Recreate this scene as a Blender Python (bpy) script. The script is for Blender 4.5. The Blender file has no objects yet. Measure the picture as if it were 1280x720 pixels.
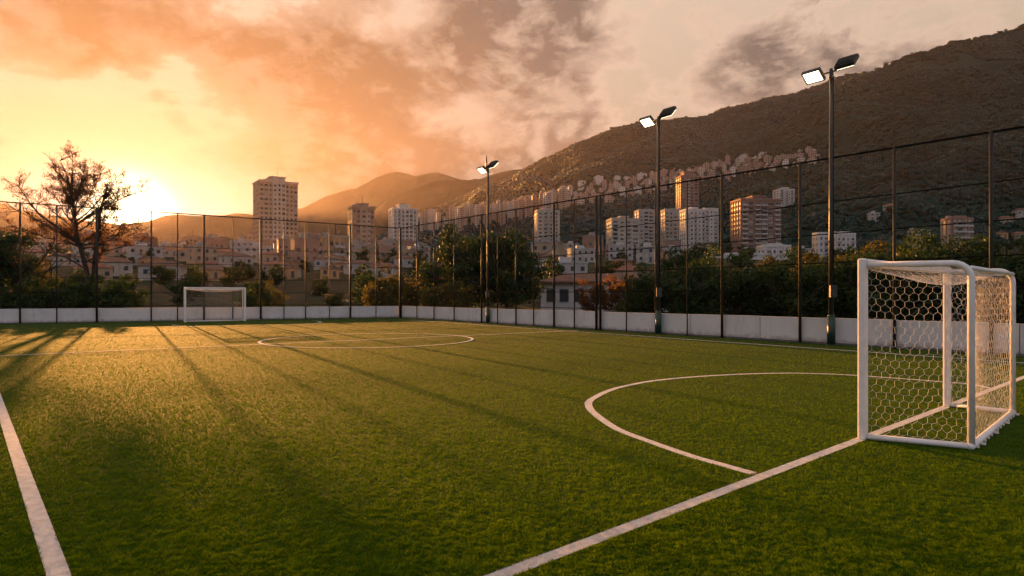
import bpy, math, random
import numpy as np
from mathutils import Vector, Matrix

# ------------------------------------------------------------------ camera, sky, sun, exposure
sc = bpy.context.scene
COL = sc.collection
F, HZ, CH = 790.0, 370.0, 1.6            # focal length in photo pixels, horizon row, eye height

cam_d = bpy.data.cameras.new('camera')
cam_d.sensor_width = 36.0
cam_d.lens = 36.0 * F / 1280.0
cam_d.shift_y = (HZ - 360.0) / 1280.0
cam_d.clip_start, cam_d.clip_end = 0.05, 30000
cam = bpy.data.objects.new('camera', cam_d)
cam.location = (0, 0, CH)
cam.rotation_euler = (math.radians(90), 0, 0)
COL.objects.link(cam)
sc.camera = cam

SUN = Vector((-0.6076, 1.0, 0.128)).normalized()
SUN_EL = math.asin(SUN.z)
SUN_AZ = math.atan2(SUN.x, SUN.y)

sun_d = bpy.data.lights.new('sun', 'SUN')
sun_d.energy = 5.0
sun_d.angle = math.radians(0.5)
sun_d.color = (1.0, 0.42, 0.10)
sun = bpy.data.objects.new('sun', sun_d)
sun.rotation_euler = SUN.to_track_quat('Z', 'Y').to_euler()
sun.location = (-300, 500, 70)
COL.objects.link(sun)

sc.view_settings.view_transform = 'Standard'
sc.view_settings.look = 'None'
sc.view_settings.gamma = 1.0
sc.view_settings.exposure = 1.8
sc.view_settings.use_curve_mapping = False
HAZE_DENSITY = 0.000029
SKY_GAIN = 0.287


class NT:
    """small helper for writing node trees"""
    def __init__(s, tree):
        s.t = tree
        s.n = tree.nodes
        s.l = tree.links

    def new(s, typ, **kw):
        n = s.n.new(typ)
        for k, v in kw.items():
            setattr(n, k, v)
        return n

    def put(s, sock, v):
        if isinstance(v, bpy.types.NodeSocket):
            s.l.new(v, sock)
        elif v is not None:
            if sock.type == 'RGBA' and len(v) == 3:
                v = (*v, 1.0)
            sock.default_value = v

    def math(s, op, a, b=None, c=None, clamp=False):
        n = s.new('ShaderNodeMath', operation=op, use_clamp=clamp)
        s.put(n.inputs[0], a)
        if b is not None:
            s.put(n.inputs[1], b)
        if c is not None:
            s.put(n.inputs[2], c)
        return n.outputs[0]

    def vmath(s, op, a, b=None, scale=None):
        n = s.new('ShaderNodeVectorMath', operation=op)
        s.put(n.inputs[0], a)
        if b is not None:
            s.put(n.inputs[1], b)
        if scale is not None:
            s.put(n.inputs['Scale'], scale)
        return n.outputs['Value'] if op in ('DOT_PRODUCT', 'LENGTH') else n.outputs[0]

    def mix(s, f, a, b, blend='MIX'):
        n = s.new('ShaderNodeMix', data_type='RGBA', blend_type=blend)
        s.put(n.inputs['Factor'], f)
        s.put(n.inputs[6], a)
        s.put(n.inputs[7], b)
        return n.outputs[2]

    def noise(s, vec, scale, detail=4, rough=0.55, dist=0.0, out='Fac'):
        n = s.new('ShaderNodeTexNoise')
        s.put(n.inputs['Vector'], vec)
        s.put(n.inputs['Scale'], scale)
        n.inputs['Detail'].default_value = detail
        n.inputs['Roughness'].default_value = rough
        n.inputs['Distortion'].default_value = dist
        return n.outputs[out]

    def ramp(s, f, stops, interp='LINEAR'):
        n = s.new('ShaderNodeValToRGB')
        s.put(n.inputs[0], f)
        cr = n.color_ramp
        cr.interpolation = interp
        while len(cr.elements) < len(stops):
            cr.elements.new(0.5)
        for e, (p, c) in zip(cr.elements, stops):
            e.position = p
            if not hasattr(c, '__len__'):
                c = (c, c, c)
            e.color = (*c, 1.0)
        return n.outputs[0]

    def smooth(s, x, lo, hi):
        n = s.new('ShaderNodeMapRange', interpolation_type='SMOOTHSTEP')
        s.put(n.inputs['Value'], x)
        n.inputs['From Min'].default_value = lo
        n.inputs['From Max'].default_value = hi
        return n.outputs[0]


def pixdir(px, py):
    return Vector(((px - 640) / F, 1.0, (HZ - py) / F)).normalized()


def build_world():
    w = bpy.data.worlds.new('World')
    sc.world = w
    w.use_nodes = True
    t = w.node_tree
    t.nodes.clear()
    k = NT(t)
    out = k.new('ShaderNodeOutputWorld')
    bg = k.new('ShaderNodeBackground')
    D = k.vmath('NORMALIZE', k.new('ShaderNodeTexCoord').outputs['Generated'])
    sep = k.new('ShaderNodeSeparateXYZ')
    k.l.new(D, sep.inputs[0])
    dz = sep.outputs['Z']
    sky = k.new('ShaderNodeTexSky', sky_type='NISHITA')
    sky.sun_disc = False
    sky.sun_elevation = SUN_EL
    sky.sun_rotation = SUN_AZ
    sky.altitude = 900
    sky.air_density = 1.6
    sky.dust_density = 4.0
    # the glow spreads wider along the horizon than upwards
    fl = k.vmath('NORMALIZE', k.vmath('ADD', k.vmath('MULTIPLY', D, (1, 1, 2.3)), (0, 0, -1.3 * SUN.z)))
    dot0 = k.math('MAXIMUM', k.vmath('DOT_PRODUCT', D, tuple(SUN)), 0.0)
    dot = k.math('MAXIMUM', k.vmath('DOT_PRODUCT', fl, tuple(SUN)), 0.0)
    gA = k.math('POWER', dot0, 1800.0)
    gB = k.math('POWER', dot, 90.0)
    gC = k.math('POWER', dot, 14.0)
    gD = k.math('POWER', dot0, 4.0)
    # open sky between the clouds
    clear = k.ramp(k.math('ADD', dz, 0.0, clamp=True), [
        (0.0, (0.26, 0.10, 0.05)), (0.14, (0.36, 0.19, 0.12)), (0.26, (0.56, 0.44, 0.33)),
        (0.42, (0.70, 0.55, 0.42)), (1.0, (0.42, 0.46, 0.58))])
    clear = k.mix(0.04, clear, k.mix(1.0, sky.outputs[0], (0.10, 0.10, 0.10), 'MULTIPLY'))
    # clouds: heaped masses, flatter than they are wide
    P = k.vmath('MULTIPLY', D, (1.0, 1.0, 1.75))
    warp = k.vmath('SCALE', k.vmath('SUBTRACT', k.noise(P, 5.0, 3, 0.5, out='Color'), (0.5, 0.5, 0.5)), scale=0.10)
    PW = k.vmath('ADD', P, warp)

    def field(vec):
        a = k.noise(vec, 4.0, 11, 0.61)
        b = k.noise(vec, 12.0, 7, 0.62)
        return k.math('ADD', k.math('MULTIPLY', a, 1.35), k.math('MULTIPLY_ADD', b, 0.40, -0.375))
    n0 = field(PW)
    toward = (SUN - Vector((0, 1, 0.25)).normalized()).normalized() * 0.030
    n1 = field(k.vmath('ADD', PW, tuple(toward)))
    bias = None
    # broad banks and openings as the evening has them (directions, reach, amount)
    for px, py, kk, amt in [(640, 30, 120, 0.20), (730, 25, 220, 0.08), (430, 70, 90, 0.16), (250, 70, 50, 0.10), (90, 60, 60, 0.10), (560, 130, 70, 0.10),
                            (700, 130, 120, 0.06), (500, 15, 420, -0.26), (330, 0, 500, -0.08), (850, 150, 130, -0.12), (790, 90, 500, -0.10), (990, 95, 400, -0.08),
                            (910, 20, 130, 0.12), (940, 95, 350, 0.12), (1080, 20, 90, 0.10), (1200, 10, 80, 0.06), (1010, 5, 500, -0.10), (860, 75, 700, -0.10), (40, 110, 900, -0.16), (60, 215, 160, -0.14), (230, 85, 2500, -0.16), (250, 235, 160, -0.06)]:
        g = k.math('POWER', k.math('MAXIMUM', k.vmath('DOT_PRODUCT', D, tuple(pixdir(px, py))), 0.0), float(kk))
        g = k.math('MULTIPLY', g, amt)
        bias = g if bias is None else k.math('ADD', bias, g)
    dens = k.math('ADD', n0, bias)
    cover = k.smooth(dens, 0.425, 0.525)
    thick = k.smooth(dens, 0.46, 0.66)
    edge = k.math('MULTIPLY', k.math('SUBTRACT', n0, n1), 7.5)         # lit where it thins towards the sun
    edge = k.math('ADD', edge, 0.22, clamp=True)
    near = k.smooth(dot0, 0.80, 0.985)
    dark = k.mix(near, (0.170, 0.145, 0.130), (0.21, 0.120, 0.064))
    lit = k.mix(near, (0.74, 0.55, 0.42), (0.48, 0.32, 0.22))
    c = k.mix(thick, lit, dark)
    c = k.mix(k.math('MULTIPLY', edge, 0.65), c, lit)
    low = k.smooth(dz, 0.02, 0.17)
    cover = k.math('MULTIPLY', cover, k.math('ADD', k.math('MULTIPLY', low, 0.60), 0.38))
    col = k.mix(cover, clear, c)
    # the glow about the sun
    def addc(col, g, rgb):
        return k.mix(1.0, col, k.mix(g, (0, 0, 0), rgb), 'ADD')
    col = addc(col, gC, (0.04, 0.0, 0.0))
    col = addc(col, gB, (0.75, 0.74, 0.68))
    gAs = k.vmath('SCALE', k.mix(gA, (0, 0, 0), (1, 0.8, 0.4)), scale=14.0)
    col = k.vmath('ADD', col, gAs)
    # behind the camera: the pale clear eastern half
    back = k.smooth(sep.outputs['Y'], 0.15, -0.5)
    col = k.mix(back, col, k.ramp(k.math('ADD', dz, 0.0, clamp=True), [(0, (0.52, 0.45, 0.45)), (0.4, (0.52, 0.52, 0.60)), (1, (0.42, 0.46, 0.58))]))
    below = k.smooth(dz, 0.0, -0.06)
    col = k.mix(below, col, (0.10, 0.08, 0.05))
    k.l.new(col, bg.inputs['Color'])
    bg.inputs['Strength'].default_value = SKY_GAIN
    k.l.new(bg.outputs[0], out.inputs[0])
    w.cycles.sampling_method = 'MANUAL'
    w.cycles.sample_map_resolution = 512


build_world()
cy = sc.cycles
cy.max_bounces = 6
cy.diffuse_bounces = 3
cy.glossy_bounces = 3
cy.transmission_bounces = 3
cy.transparent_max_bounces = 8
cy.volume_bounces = 0
cy.sample_clamp_indirect = 6
cy.use_adaptive_sampling = True
cy.adaptive_threshold = 0.02
cy.use_denoising = True
try:
    cy.denoiser = 'OPENIMAGEDENOISE'
    cy.denoising_prefilter = 'FAST'
except Exception:
    pass

# ------------------------------------------------------------------ helpers
random.seed(7)
rng = np.random.default_rng(11)


def gp(px, py, z=0.0):
    Y = F * (CH - z) / (py - HZ)
    return Vector(((px - 640) * Y / F, Y, z))


def zat(py, Y):
    return CH + (HZ - py) * Y / F


def xat(px, Y):
    return (px - 640) * Y / F


def tag(o, label=None, cat=None, group=None, kind=None):
    if label:
        o['label'] = label
    if cat:
        o['category'] = cat
    if group:
        o['group'] = group
    if kind:
        o['kind'] = kind
    return o


def empty(name, loc, rz=0.0):
    o = bpy.data.objects.new(name, None)
    COL.objects.link(o)
    o.location = loc
    o.rotation_euler = (0, 0, rz)
    o.empty_display_size = 0.3
    return o


def copy_tree(o, parent=None):
    c = o.copy()
    COL.objects.link(c)
    if parent is not None:
        c.parent = parent
    for ch in list(o.children):
        copy_tree(ch, c)
    return c


class MB:
    def __init__(s):
        s.v, s.f, s.m = [], [], []

    def quad(s, a, b, c, d, m=0):
        i = len(s.v)
        s.v += [tuple(a), tuple(b), tuple(c), tuple(d)]
        s.f.append((i, i + 1, i + 2, i + 3))
        s.m.append(m)

    def face(s, pts, m=0):
        i = len(s.v)
        s.v += [tuple(p) for p in pts]
        s.f.append(tuple(range(i, i + len(pts))))
        s.m.append(m)

    def box(s, lo, hi, m=0, mat=None):
        x0, y0, z0 = lo
        x1, y1, z1 = hi
        P = [(x0, y0, z0), (x1, y0, z0), (x1, y1, z0), (x0, y1, z0), (x0, y0, z1), (x1, y0, z1), (x1, y1, z1), (x0, y1, z1)]
        if mat is not None:
            P = [tuple(mat @ Vector(p)) for p in P]
        i = len(s.v)
        s.v += P
        for q in [(0, 3, 2, 1), (4, 5, 6, 7), (0, 1, 5, 4), (1, 2, 6, 5), (2, 3, 7, 6), (3, 0, 4, 7)]:
            s.f.append(tuple(i + k for k in q))
            s.m.append(m)

    def prism(s, pts, z0, z1, m=0):
        n = len(pts)
        i = len(s.v)
        s.v += [(p[0], p[1], z0) for p in pts] + [(p[0], p[1], z1) for p in pts]
        for k in range(n):
            j = (k + 1) % n
            s.f.append((i + k, i + j, i + n + j, i + n + k))
            s.m.append(m)
        s.f.append(tuple(i + n + k for k in range(n)))
        s.m.append(m)
        s.f.append(tuple(i + k for k in reversed(range(n))))
        s.m.append(m)

    def tube(s, pts, rad, n=8, m=0, cap=True):
        pts = [Vector(p) for p in pts]
        if not hasattr(rad, '__len__'):
            rad = [rad] * len(pts)
        base = len(s.v)
        prev = None
        for k, p in enumerate(pts):
            d = (pts[min(k + 1, len(pts) - 1)] - pts[max(k - 1, 0)])
            if d.length < 1e-9:
                d = Vector((0, 0, 1))
            d.normalize()
            if prev is None:
                u = d.orthogonal().normalized()
            else:
                u = prev - d * prev.dot(d)
                u = u.normalized() if u.length > 1e-6 else d.orthogonal().normalized()
            prev = u
            w = d.cross(u)
            for a in range(n):
                t = 2 * math.pi * a / n
                s.v.append(tuple(p + (u * math.cos(t) + w * math.sin(t)) * rad[k]))
        for k in range(len(pts) - 1):
            for a in range(n):
                b = (a + 1) % n
                i, j = base + k * n, base + (k + 1) * n
                s.f.append((i + a, i + b, j + b, j + a))
                s.m.append(m)
        if cap:
            s.f.append(tuple(base + a for a in reversed(range(n))))
            s.m.append(m)
            e = base + (len(pts) - 1) * n
            s.f.append(tuple(e + a for a in range(n)))
            s.m.append(m)

    def build(s, name, mats, parent=None, smooth=False, bevel=0.0):
        me = bpy.data.meshes.new(name)
        me.from_pydata(s.v, [], s.f)
        if not isinstance(mats, (list, tuple)):
            mats = [mats]
        for x in mats:
            me.materials.append(x)
        if len(mats) > 1:
            me.polygons.foreach_set('material_index', s.m)
        if smooth:
            me.polygons.foreach_set('use_smooth', [True] * len(me.polygons))
        me.update()
        o = bpy.data.objects.new(name, me)
        COL.objects.link(o)
        if parent is not None:
            o.parent = parent
        if bevel:
            b = o.modifiers.new('bevel', 'BEVEL')
            b.width = bevel
            b.segments = 2
            b.limit_method = 'ANGLE'
        return o


def np_mesh(name, verts, faces, mats, parent=None, smooth=False, mat_idx=None):
    """verts (N,3), faces (M,k) arrays -> one mesh object"""
    me = bpy.data.meshes.new(name)
    k = faces.shape[1]
    me.vertices.add(len(verts))
    me.vertices.foreach_set('co', np.ascontiguousarray(verts, dtype=np.float32).ravel())
    me.loops.add(faces.size)
    me.loops.foreach_set('vertex_index', np.ascontiguousarray(faces, dtype=np.int32).ravel())
    me.polygons.add(len(faces))
    me.polygons.foreach_set('loop_start', np.arange(0, faces.size, k, dtype=np.int32))
    if smooth:
        me.polygons.foreach_set('use_smooth', np.ones(len(faces), dtype=bool))
    if not isinstance(mats, (list, tuple)):
        mats = [mats]
    for m in mats:
        me.materials.append(m)
    if mat_idx is not None:
        me.polygons.foreach_set('material_index', mat_idx.astype(np.int32))
    me.update(calc_edges=True)
    o = bpy.data.objects.new(name, me)
    COL.objects.link(o)
    if parent is not None:
        o.parent = parent
    return o


# value noise for terrain (numpy)
_tab = np.random.default_rng(3).random((256, 256))


def vnoise(x, y):
    x = np.asarray(x, float)
    y = np.asarray(y, float)
    xi, yi = np.floor(x).astype(int), np.floor(y).astype(int)
    fx, fy = x - xi, y - yi
    fx = fx * fx * (3 - 2 * fx)
    fy = fy * fy * (3 - 2 * fy)
    a = _tab[xi % 256, yi % 256]
    b = _tab[(xi + 1) % 256, yi % 256]
    c = _tab[xi % 256, (yi + 1) % 256]
    d = _tab[(xi + 1) % 256, (yi + 1) % 256]
    return (a * (1 - fx) + b * fx) * (1 - fy) + (c * (1 - fx) + d * fx) * fy


def fbm(x, y, o=5):
    s, a, t = 0, 0.5, 0
    for i in range(o):
        s = s + a * vnoise(x * 2 ** i + 17.3 * i, y * 2 ** i + 9.1 * i)
        t += a
        a *= 0.5
    return s / t


# ------------------------------------------------------------------ materials
MATS = {}


def pbr(name, col, rough=0.7, var=0.25, scale=3.0, metallic=0.0, bump=0.0, bscale=40.0, spec=0.3, streak=0.0):
    if name in MATS:
        return MATS[name]
    m = bpy.data.materials.new(name)
    m.use_nodes = True
    t = m.node_tree
    k = NT(t)
    b = t.nodes['Principled BSDF']
    co = k.new('ShaderNodeTexCoord').outputs['Object']
    n = k.noise(co, scale, 6, 0.6)
    lo = tuple(c * (1 - var) for c in col)
    hi = tuple(min(1, c * (1 + var * 0.6)) for c in col)
    c = k.ramp(n, [(0.30, lo), (0.70, hi)])
    if streak:
        mp = k.new('ShaderNodeMapping')
        k.l.new(co, mp.inputs[0])
        mp.inputs['Scale'].default_value = (1, 1, 0.12)
        s = k.noise(mp.outputs[0], scale * 3, 5, 0.65)
        c = k.mix(k.math('MULTIPLY', k.smooth(s, 0.52, 0.75), streak), c, tuple(x * 0.45 for x in col))
    k.l.new(c, b.inputs['Base Color'])
    b.inputs['Roughness'].default_value = rough
    b.inputs['Metallic'].default_value = metallic
    b.inputs['Specular IOR Level'].default_value = spec
    if bump:
        bn = k.new('ShaderNodeBump')
        bn.inputs['Strength'].default_value = bump
        bn.inputs['Distance'].default_value = 0.02
        k.l.new(k.noise(co, bscale, 4, 0.6), bn.inputs['Height'])
        k.l.new(bn.outputs[0], b.inputs['Normal'])
    MATS[name] = m
    return m


def leafmat(name, a, bcol, transl=0.35, scale=0.7, tcol=None, spec=0.25, rough=0.6):
    if name in MATS:
        return MATS[name]
    m = bpy.data.materials.new(name)
    m.use_nodes = True
    t = m.node_tree
    t.nodes.clear()
    k = NT(t)
    out = k.new('ShaderNodeOutputMaterial')
    co = k.new('ShaderNodeTexCoord').outputs['Object']
    n1 = k.noise(co, scale, 3, 0.6)
    n2 = k.noise(co, scale * 9, 2, 0.6)
    f = k.math('ADD', k.math('MULTIPLY', n1, 0.6), k.math('MULTIPLY', n2, 0.4))
    c = k.ramp(f, [(0.36, a), (0.62, bcol)])
    d = k.new('ShaderNodeBsdfPrincipled')
    k.l.new(c, d.inputs['Base Color'])
    d.inputs['Roughness'].default_value = rough
    d.inputs['Specular IOR Level'].default_value = spec
    tr = k.new('ShaderNodeBsdfTranslucent')
    k.l.new(k.mix(1.0, c, tcol or (1.25, 1.1, 0.55), 'MULTIPLY'), tr.inputs[0])
    mx = k.new('ShaderNodeMixShader')
    mx.inputs[0].default_value = transl
    k.l.new(d.outputs[0], mx.inputs[1])
    k.l.new(tr.outputs[0], mx.inputs[2])
    k.l.new(mx.outputs[0], out.inputs[0])
    MATS[name] = m
    return m


def glass(name='window_glass', col=(0.05, 0.055, 0.06)):
    if name in MATS:
        return MATS[name]
    m = pbr(name, col, rough=0.5, var=0.5, scale=0.4, spec=0.25)
    return m


def facade(name, wall, win=(0.045, 0.040, 0.040), fh=3.4, bw=3.8, duty=(0.5, 0.55)):
    """wall of a far block: rows of dark windows set in a plain wall, in metres"""
    if name in MATS:
        return MATS[name]
    m = bpy.data.materials.new(name)
    m.use_nodes = True
    k = NT(m.node_tree)
    b = m.node_tree.nodes['Principled BSDF']
    co = k.new('ShaderNodeTexCoord').outputs['Object']
    sp = k.new('ShaderNodeSeparateXYZ')
    k.l.new(co, sp.inputs[0])
    u = k.math('FRACT', k.math('DIVIDE', k.math('ADD', k.math('ADD', sp.outputs[0], sp.outputs[1]), 500.0), bw))
    v = k.math('FRACT', k.math('DIVIDE', k.math('ADD', sp.outputs[2], 300.0), fh))
    mask = k.math('MULTIPLY', k.math('LESS_THAN', u, duty[0]), k.math('LESS_THAN', v, duty[1]))
    geo = k.new('ShaderNodeNewGeometry')
    ns = k.new('ShaderNodeSeparateXYZ')
    k.l.new(geo.outputs['Normal'], ns.inputs[0])
    mask = k.math('MULTIPLY', mask, k.math('LESS_THAN', k.math('ABSOLUTE', ns.outputs[2]), 0.5))
    n = k.noise(co, 0.25, 5, 0.6)
    wc = k.ramp(n, [(0.3, tuple(x * 0.72 for x in wall)), (0.7, tuple(min(1, x * 1.12) for x in wall))])
    k.l.new(k.mix(mask, wc, win), b.inputs['Base Color'])
    b.inputs['Roughness'].default_value = 0.75
    MATS[name] = m
    return m


M_DARKMETAL = pbr('dark_fence_metal', (0.026, 0.020, 0.015), rough=0.58, var=0.4, scale=2, metallic=0.0, spec=0.28)
M_RAIL = pbr('dark_rail_metal', (0.014, 0.012, 0.011), rough=0.95, var=0.4, scale=2, spec=0.0)
M_NET = pbr('fence_wire', (0.012, 0.012, 0.011), rough=0.8, var=0.2, spec=0.08)
M_POLE = pbr('pole_paint', (0.024, 0.021, 0.018), rough=0.4, var=0.4, scale=3, spec=0.5)
M_SLEEVE = pbr('green_sleeve_paint', (0.012, 0.045, 0.030), rough=0.45, var=0.4, scale=5, spec=0.5)
M_WHITE = pbr('goal_white_paint', (0.80, 0.77, 0.74), rough=0.38, var=0.14, scale=7, bump=0.15, bscale=60, spec=0.45, streak=0.35)
M_NETCORD = pbr('net_cord', (0.76, 0.72, 0.66), rough=0.8, var=0.15)
M_LAMPBODY = pbr('floodlight_housing', (0.035, 0.037, 0.032), rough=0.5, var=0.3, spec=0.4)
M_BARK = pbr('bark', (0.055, 0.042, 0.032), rough=0.9, var=0.5, scale=8, bump=0.5, bscale=25)
M_LINE = pbr('line_paint', (0.62, 0.59, 0.56), rough=0.9, var=0.25, scale=12, bump=0.6, bscale=70)
def wall_paint():
    m = pbr('worn_white_wall', (0.64, 0.61, 0.59), rough=0.85, var=0.10, scale=1.3, bump=0.25, bscale=18, streak=0.35)
    t = m.node_tree
    k = NT(t)
    b = t.nodes['Principled BSDF']
    c = b.inputs['Base Color'].links[0].from_socket
    co = k.new('ShaderNodeTexCoord').outputs['Object']
    sp = k.new('ShaderNodeSeparateXYZ')
    k.l.new(co, sp.inputs[0])
    # mud thrown up from the turf: a ragged band with splashes
    ragged = k.math('ADD', sp.outputs[2], k.math('MULTIPLY', k.math('SUBTRACT', k.noise(co, 5.0, 5, 0.7), 0.5), 0.55))
    mud = k.math('SUBTRACT', 1.0, k.smooth(ragged, 0.02, 0.22))
    c = k.mix(k.math('MULTIPLY', mud, 0.55), c, (0.17, 0.14, 0.10))
    # round scuffs left by the ball
    v = k.new('ShaderNodeTexVoronoi')
    k.l.new(co, v.inputs['Vector'])
    v.inputs['Scale'].default_value = 1.5
    scuff = k.math('SUBTRACT', 1.0, k.smooth(v.outputs['Distance'], 0.10, 0.17))
    scuff = k.math('MULTIPLY', scuff, k.smooth(k.noise(co, 14.0, 4, 0.7), 0.45, 0.65))
    c = k.mix(k.math('MULTIPLY', scuff, 0.40), c, (0.20, 0.18, 0.16))
    k.l.new(c, b.inputs['Base Color'])
    return m


M_WALLP = wall_paint()
M_PLAINWALL = pbr('white_rendered_wall', (0.60, 0.57, 0.55), rough=0.8, var=0.12, scale=1.3, bump=0.25, bscale=18, streak=0.40)


def emis(name, col, strength):
    m = bpy.data.materials.new(name)
    m.use_nodes = True
    t = m.node_tree
    t.nodes.clear()
    k = NT(t)
    o = k.new('ShaderNodeOutputMaterial')
    e = k.new('ShaderNodeEmission')
    co = k.new('ShaderNodeTexCoord').outputs['Object']
    c = k.ramp(k.noise(co, 9.0, 2), [(0.3, tuple(x * 0.8 for x in col)), (0.7, col)])
    k.l.new(c, e.inputs[0])
    e.inputs[1].default_value = strength
    k.l.new(e.outputs[0], o.inputs[0])
    return m


M_LENS = emis('lit_floodlight_lens', (1.0, 0.80, 0.50), 2.4)

# ------------------------------------------------------------------ terrain
W_RIDGE = [(380, 330), (430, 305), (480, 290), (540, 262), (600, 234), (640, 222), (650, 215), (670, 202), (695, 192), (715, 182), (740, 172), (770, 160), (805, 152), (850, 147),
           (880, 146), (900, 136), (930, 130), (965, 122), (990, 118), (1010, 111), (1035, 102), (1055, 95), (1080, 91), (1110, 92), (1300, 95), (1600, 120), (2000, 160)]
E_RIDGE = [(820, 335), (870, 270), (910, 225), (960, 172), (1000, 140), (1040, 113), (1080, 94), (1105, 85), (1135, 71), (1165, 63), (1195, 53), (1230, 47), (1265, 38), (1280, 32),
           (1350, 10), (1500, -30), (1800, -40), (2100, 0)]
N_RIDGE = [(350, 330), (385, 308), (420, 290), (440, 280), (455, 272), (470, 261), (485, 251), (500, 243), (520, 234), (545, 226), (565, 223), (582, 223), (600, 227), (615, 228), (640, 227),
           (680, 240), (760, 260)]
FAR_RIDGE = [(300, 300), (340, 272), (371, 262), (382, 259), (405, 246), (418, 241), (430, 238), (445, 235), (458, 228), (470, 221), (485, 217), (497, 215), (507, 217), (520, 221), (535, 217),
             (548, 216), (560, 219), (580, 224), (600, 223), (620, 216), (640, 213), (660, 211), (700, 215), (800, 240)]
W_FAR = [(-700, 240), (-300, 236), (-60, 250), (0, 254), (20, 260), (60, 268), (110, 276), (150, 281), (185, 276), (205, 271), (225, 268), (250, 270), (280, 269), (292, 266), (310, 268), (325, 270),
         (345, 278), (400, 290), (460, 310)]
HILLS = {
    'mountain': dict(r=W_RIDGE, Yb=640, Yr=1750, p=1.10, amp=105, px=(380, 2000), n=(230, 110)),
    'near_mountain': dict(r=E_RIDGE, Yb=430, Yr=1330, p=1.12, amp=115, px=(820, 2100), n=(230, 110)),
    'middle_hill': dict(r=N_RIDGE, Yb=1500, Yr=2300, p=0.9, amp=40, px=(350, 760), n=(110, 60)),
    'far_hill': dict(r=FAR_RIDGE, Yb=2600, Yr=3500, p=0.9, amp=70, px=(300, 800), n=(130, 50)),
    'western_hill': dict(r=W_FAR, Yb=2300, Yr=3200, p=0.9, amp=60, px=(-700, 460), n=(160, 50)),
}


def base_z(X, Y):
    Y = np.asarray(Y, float)
    r = np.sqrt(np.asarray(X, float) ** 2 * 0.35 + Y ** 2)
    s = np.clip(r - 72, 0, None)
    z = 0.084 * s
    z = np.where(s > 640, 53.8 + (s - 640) * 0.01, z)
    bumpy = np.clip(s / 120, 0, 1) * (fbm(X / 60 + 40, Y / 60 + 7, 3) - 0.5) * 6
    return np.where(Y < 0, -0.03, z + bumpy - 0.03)


def hill_z(h, px, Y):
    d = HILLS[h]
    px = np.asarray(px, float)
    Y = np.asarray(Y, float)
    R = np.array(d['r'], float)
    yr = np.interp(px, R[:, 0], R[:, 1])
    yr = yr + (fbm(px / 26.0, px * 0 + 3.3, 4) - 0.5) * 5.0
    zr = CH + (HZ - yr) * d['Yr'] / F
    X = (px - 640) * Y / F
    t = (Y - d['Yb']) / (d['Yr'] - d['Yb'])
    b = -25.0
    pr = np.where(t < 1, np.clip(t, 0, 1) ** d['p'], 1 - (t - 1) * 0.85)
    z = b + (zr - b) * pr
    # gullies that run down the slope, and broken ground
    rid = 1 - np.abs(2 * fbm(X / 260 + 5, Y / 520 + 11, 4) - 1)
    rough = (rid - 0.75) * 1.0 + (fbm(X / 90, Y / 90, 4) - 0.5) * 0.5
    env = np.clip(np.sin(np.clip(t, 0, 1) * math.pi), 0, 1) ** 0.8
    return z + rough * d['amp'] * env


def surf(px, Y):
    X = xat(px, Y)
    z = float(base_z(X, Y))
    for h in HILLS:
        a, b = HILLS[h]['px']
        if a <= px <= b and Y >= HILLS[h]['Yb']:
            z = max(z, float(hill_z(h, px, Y)))
    return z


def hit(px, py, y0=90.0, y1=4200.0):
    """first ground met by the line of sight through a photo pixel"""
    Y = y0
    while Y < y1:
        if surf(px, Y) >= zat(py, Y):
            return Y
        Y *= 1.012
    return None


def ground_mat(name, cols, scale):
    m = bpy.data.materials.new(name)
    m.use_nodes = True
    k = NT(m.node_tree)
    b = m.node_tree.nodes['Principled BSDF']
    co = k.new('ShaderNodeTexCoord').outputs['Object']
    n = k.noise(co, scale, 8, 0.65)
    n2 = k.noise(co, scale * 9, 5, 0.6)
    f = k.math('ADD', k.math('MULTIPLY', n, 0.65), k.math('MULTIPLY', n2, 0.35))
    st = [(0.34 + 0.32 * i / (len(cols) - 1), c) for i, c in enumerate(cols)]
    k.l.new(k.ramp(f, st), b.inputs['Base Color'])
    b.inputs['Roughness'].default_value = 0.95
    b.inputs['Specular IOR Level'].default_value = 0.1
    bn = k.new('ShaderNodeBump')
    bn.inputs['Strength'].default_value = 0.6
    bn.inputs['Distance'].default_value = 2.0
    k.l.new(n2, bn.inputs['Height'])
    k.l.new(bn.outputs[0], b.inputs['Normal'])
    return m


M_HILL = ground_mat('forested_slope', [(0.004, 0.014, 0.012), (0.007, 0.023, 0.018), (0.011, 0.035, 0.024), (0.020, 0.040, 0.030)], 0.012)
M_FARHILL = ground_mat('far_slope', [(0.020, 0.022, 0.014), (0.040, 0.040, 0.022), (0.06, 0.055, 0.032)], 0.006)
M_TOWNGROUND = ground_mat('town_ground', [(0.012, 0.018, 0.007), (0.024, 0.030, 0.012), (0.045, 0.042, 0.022), (0.085, 0.07, 0.05)], 0.03)


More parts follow.
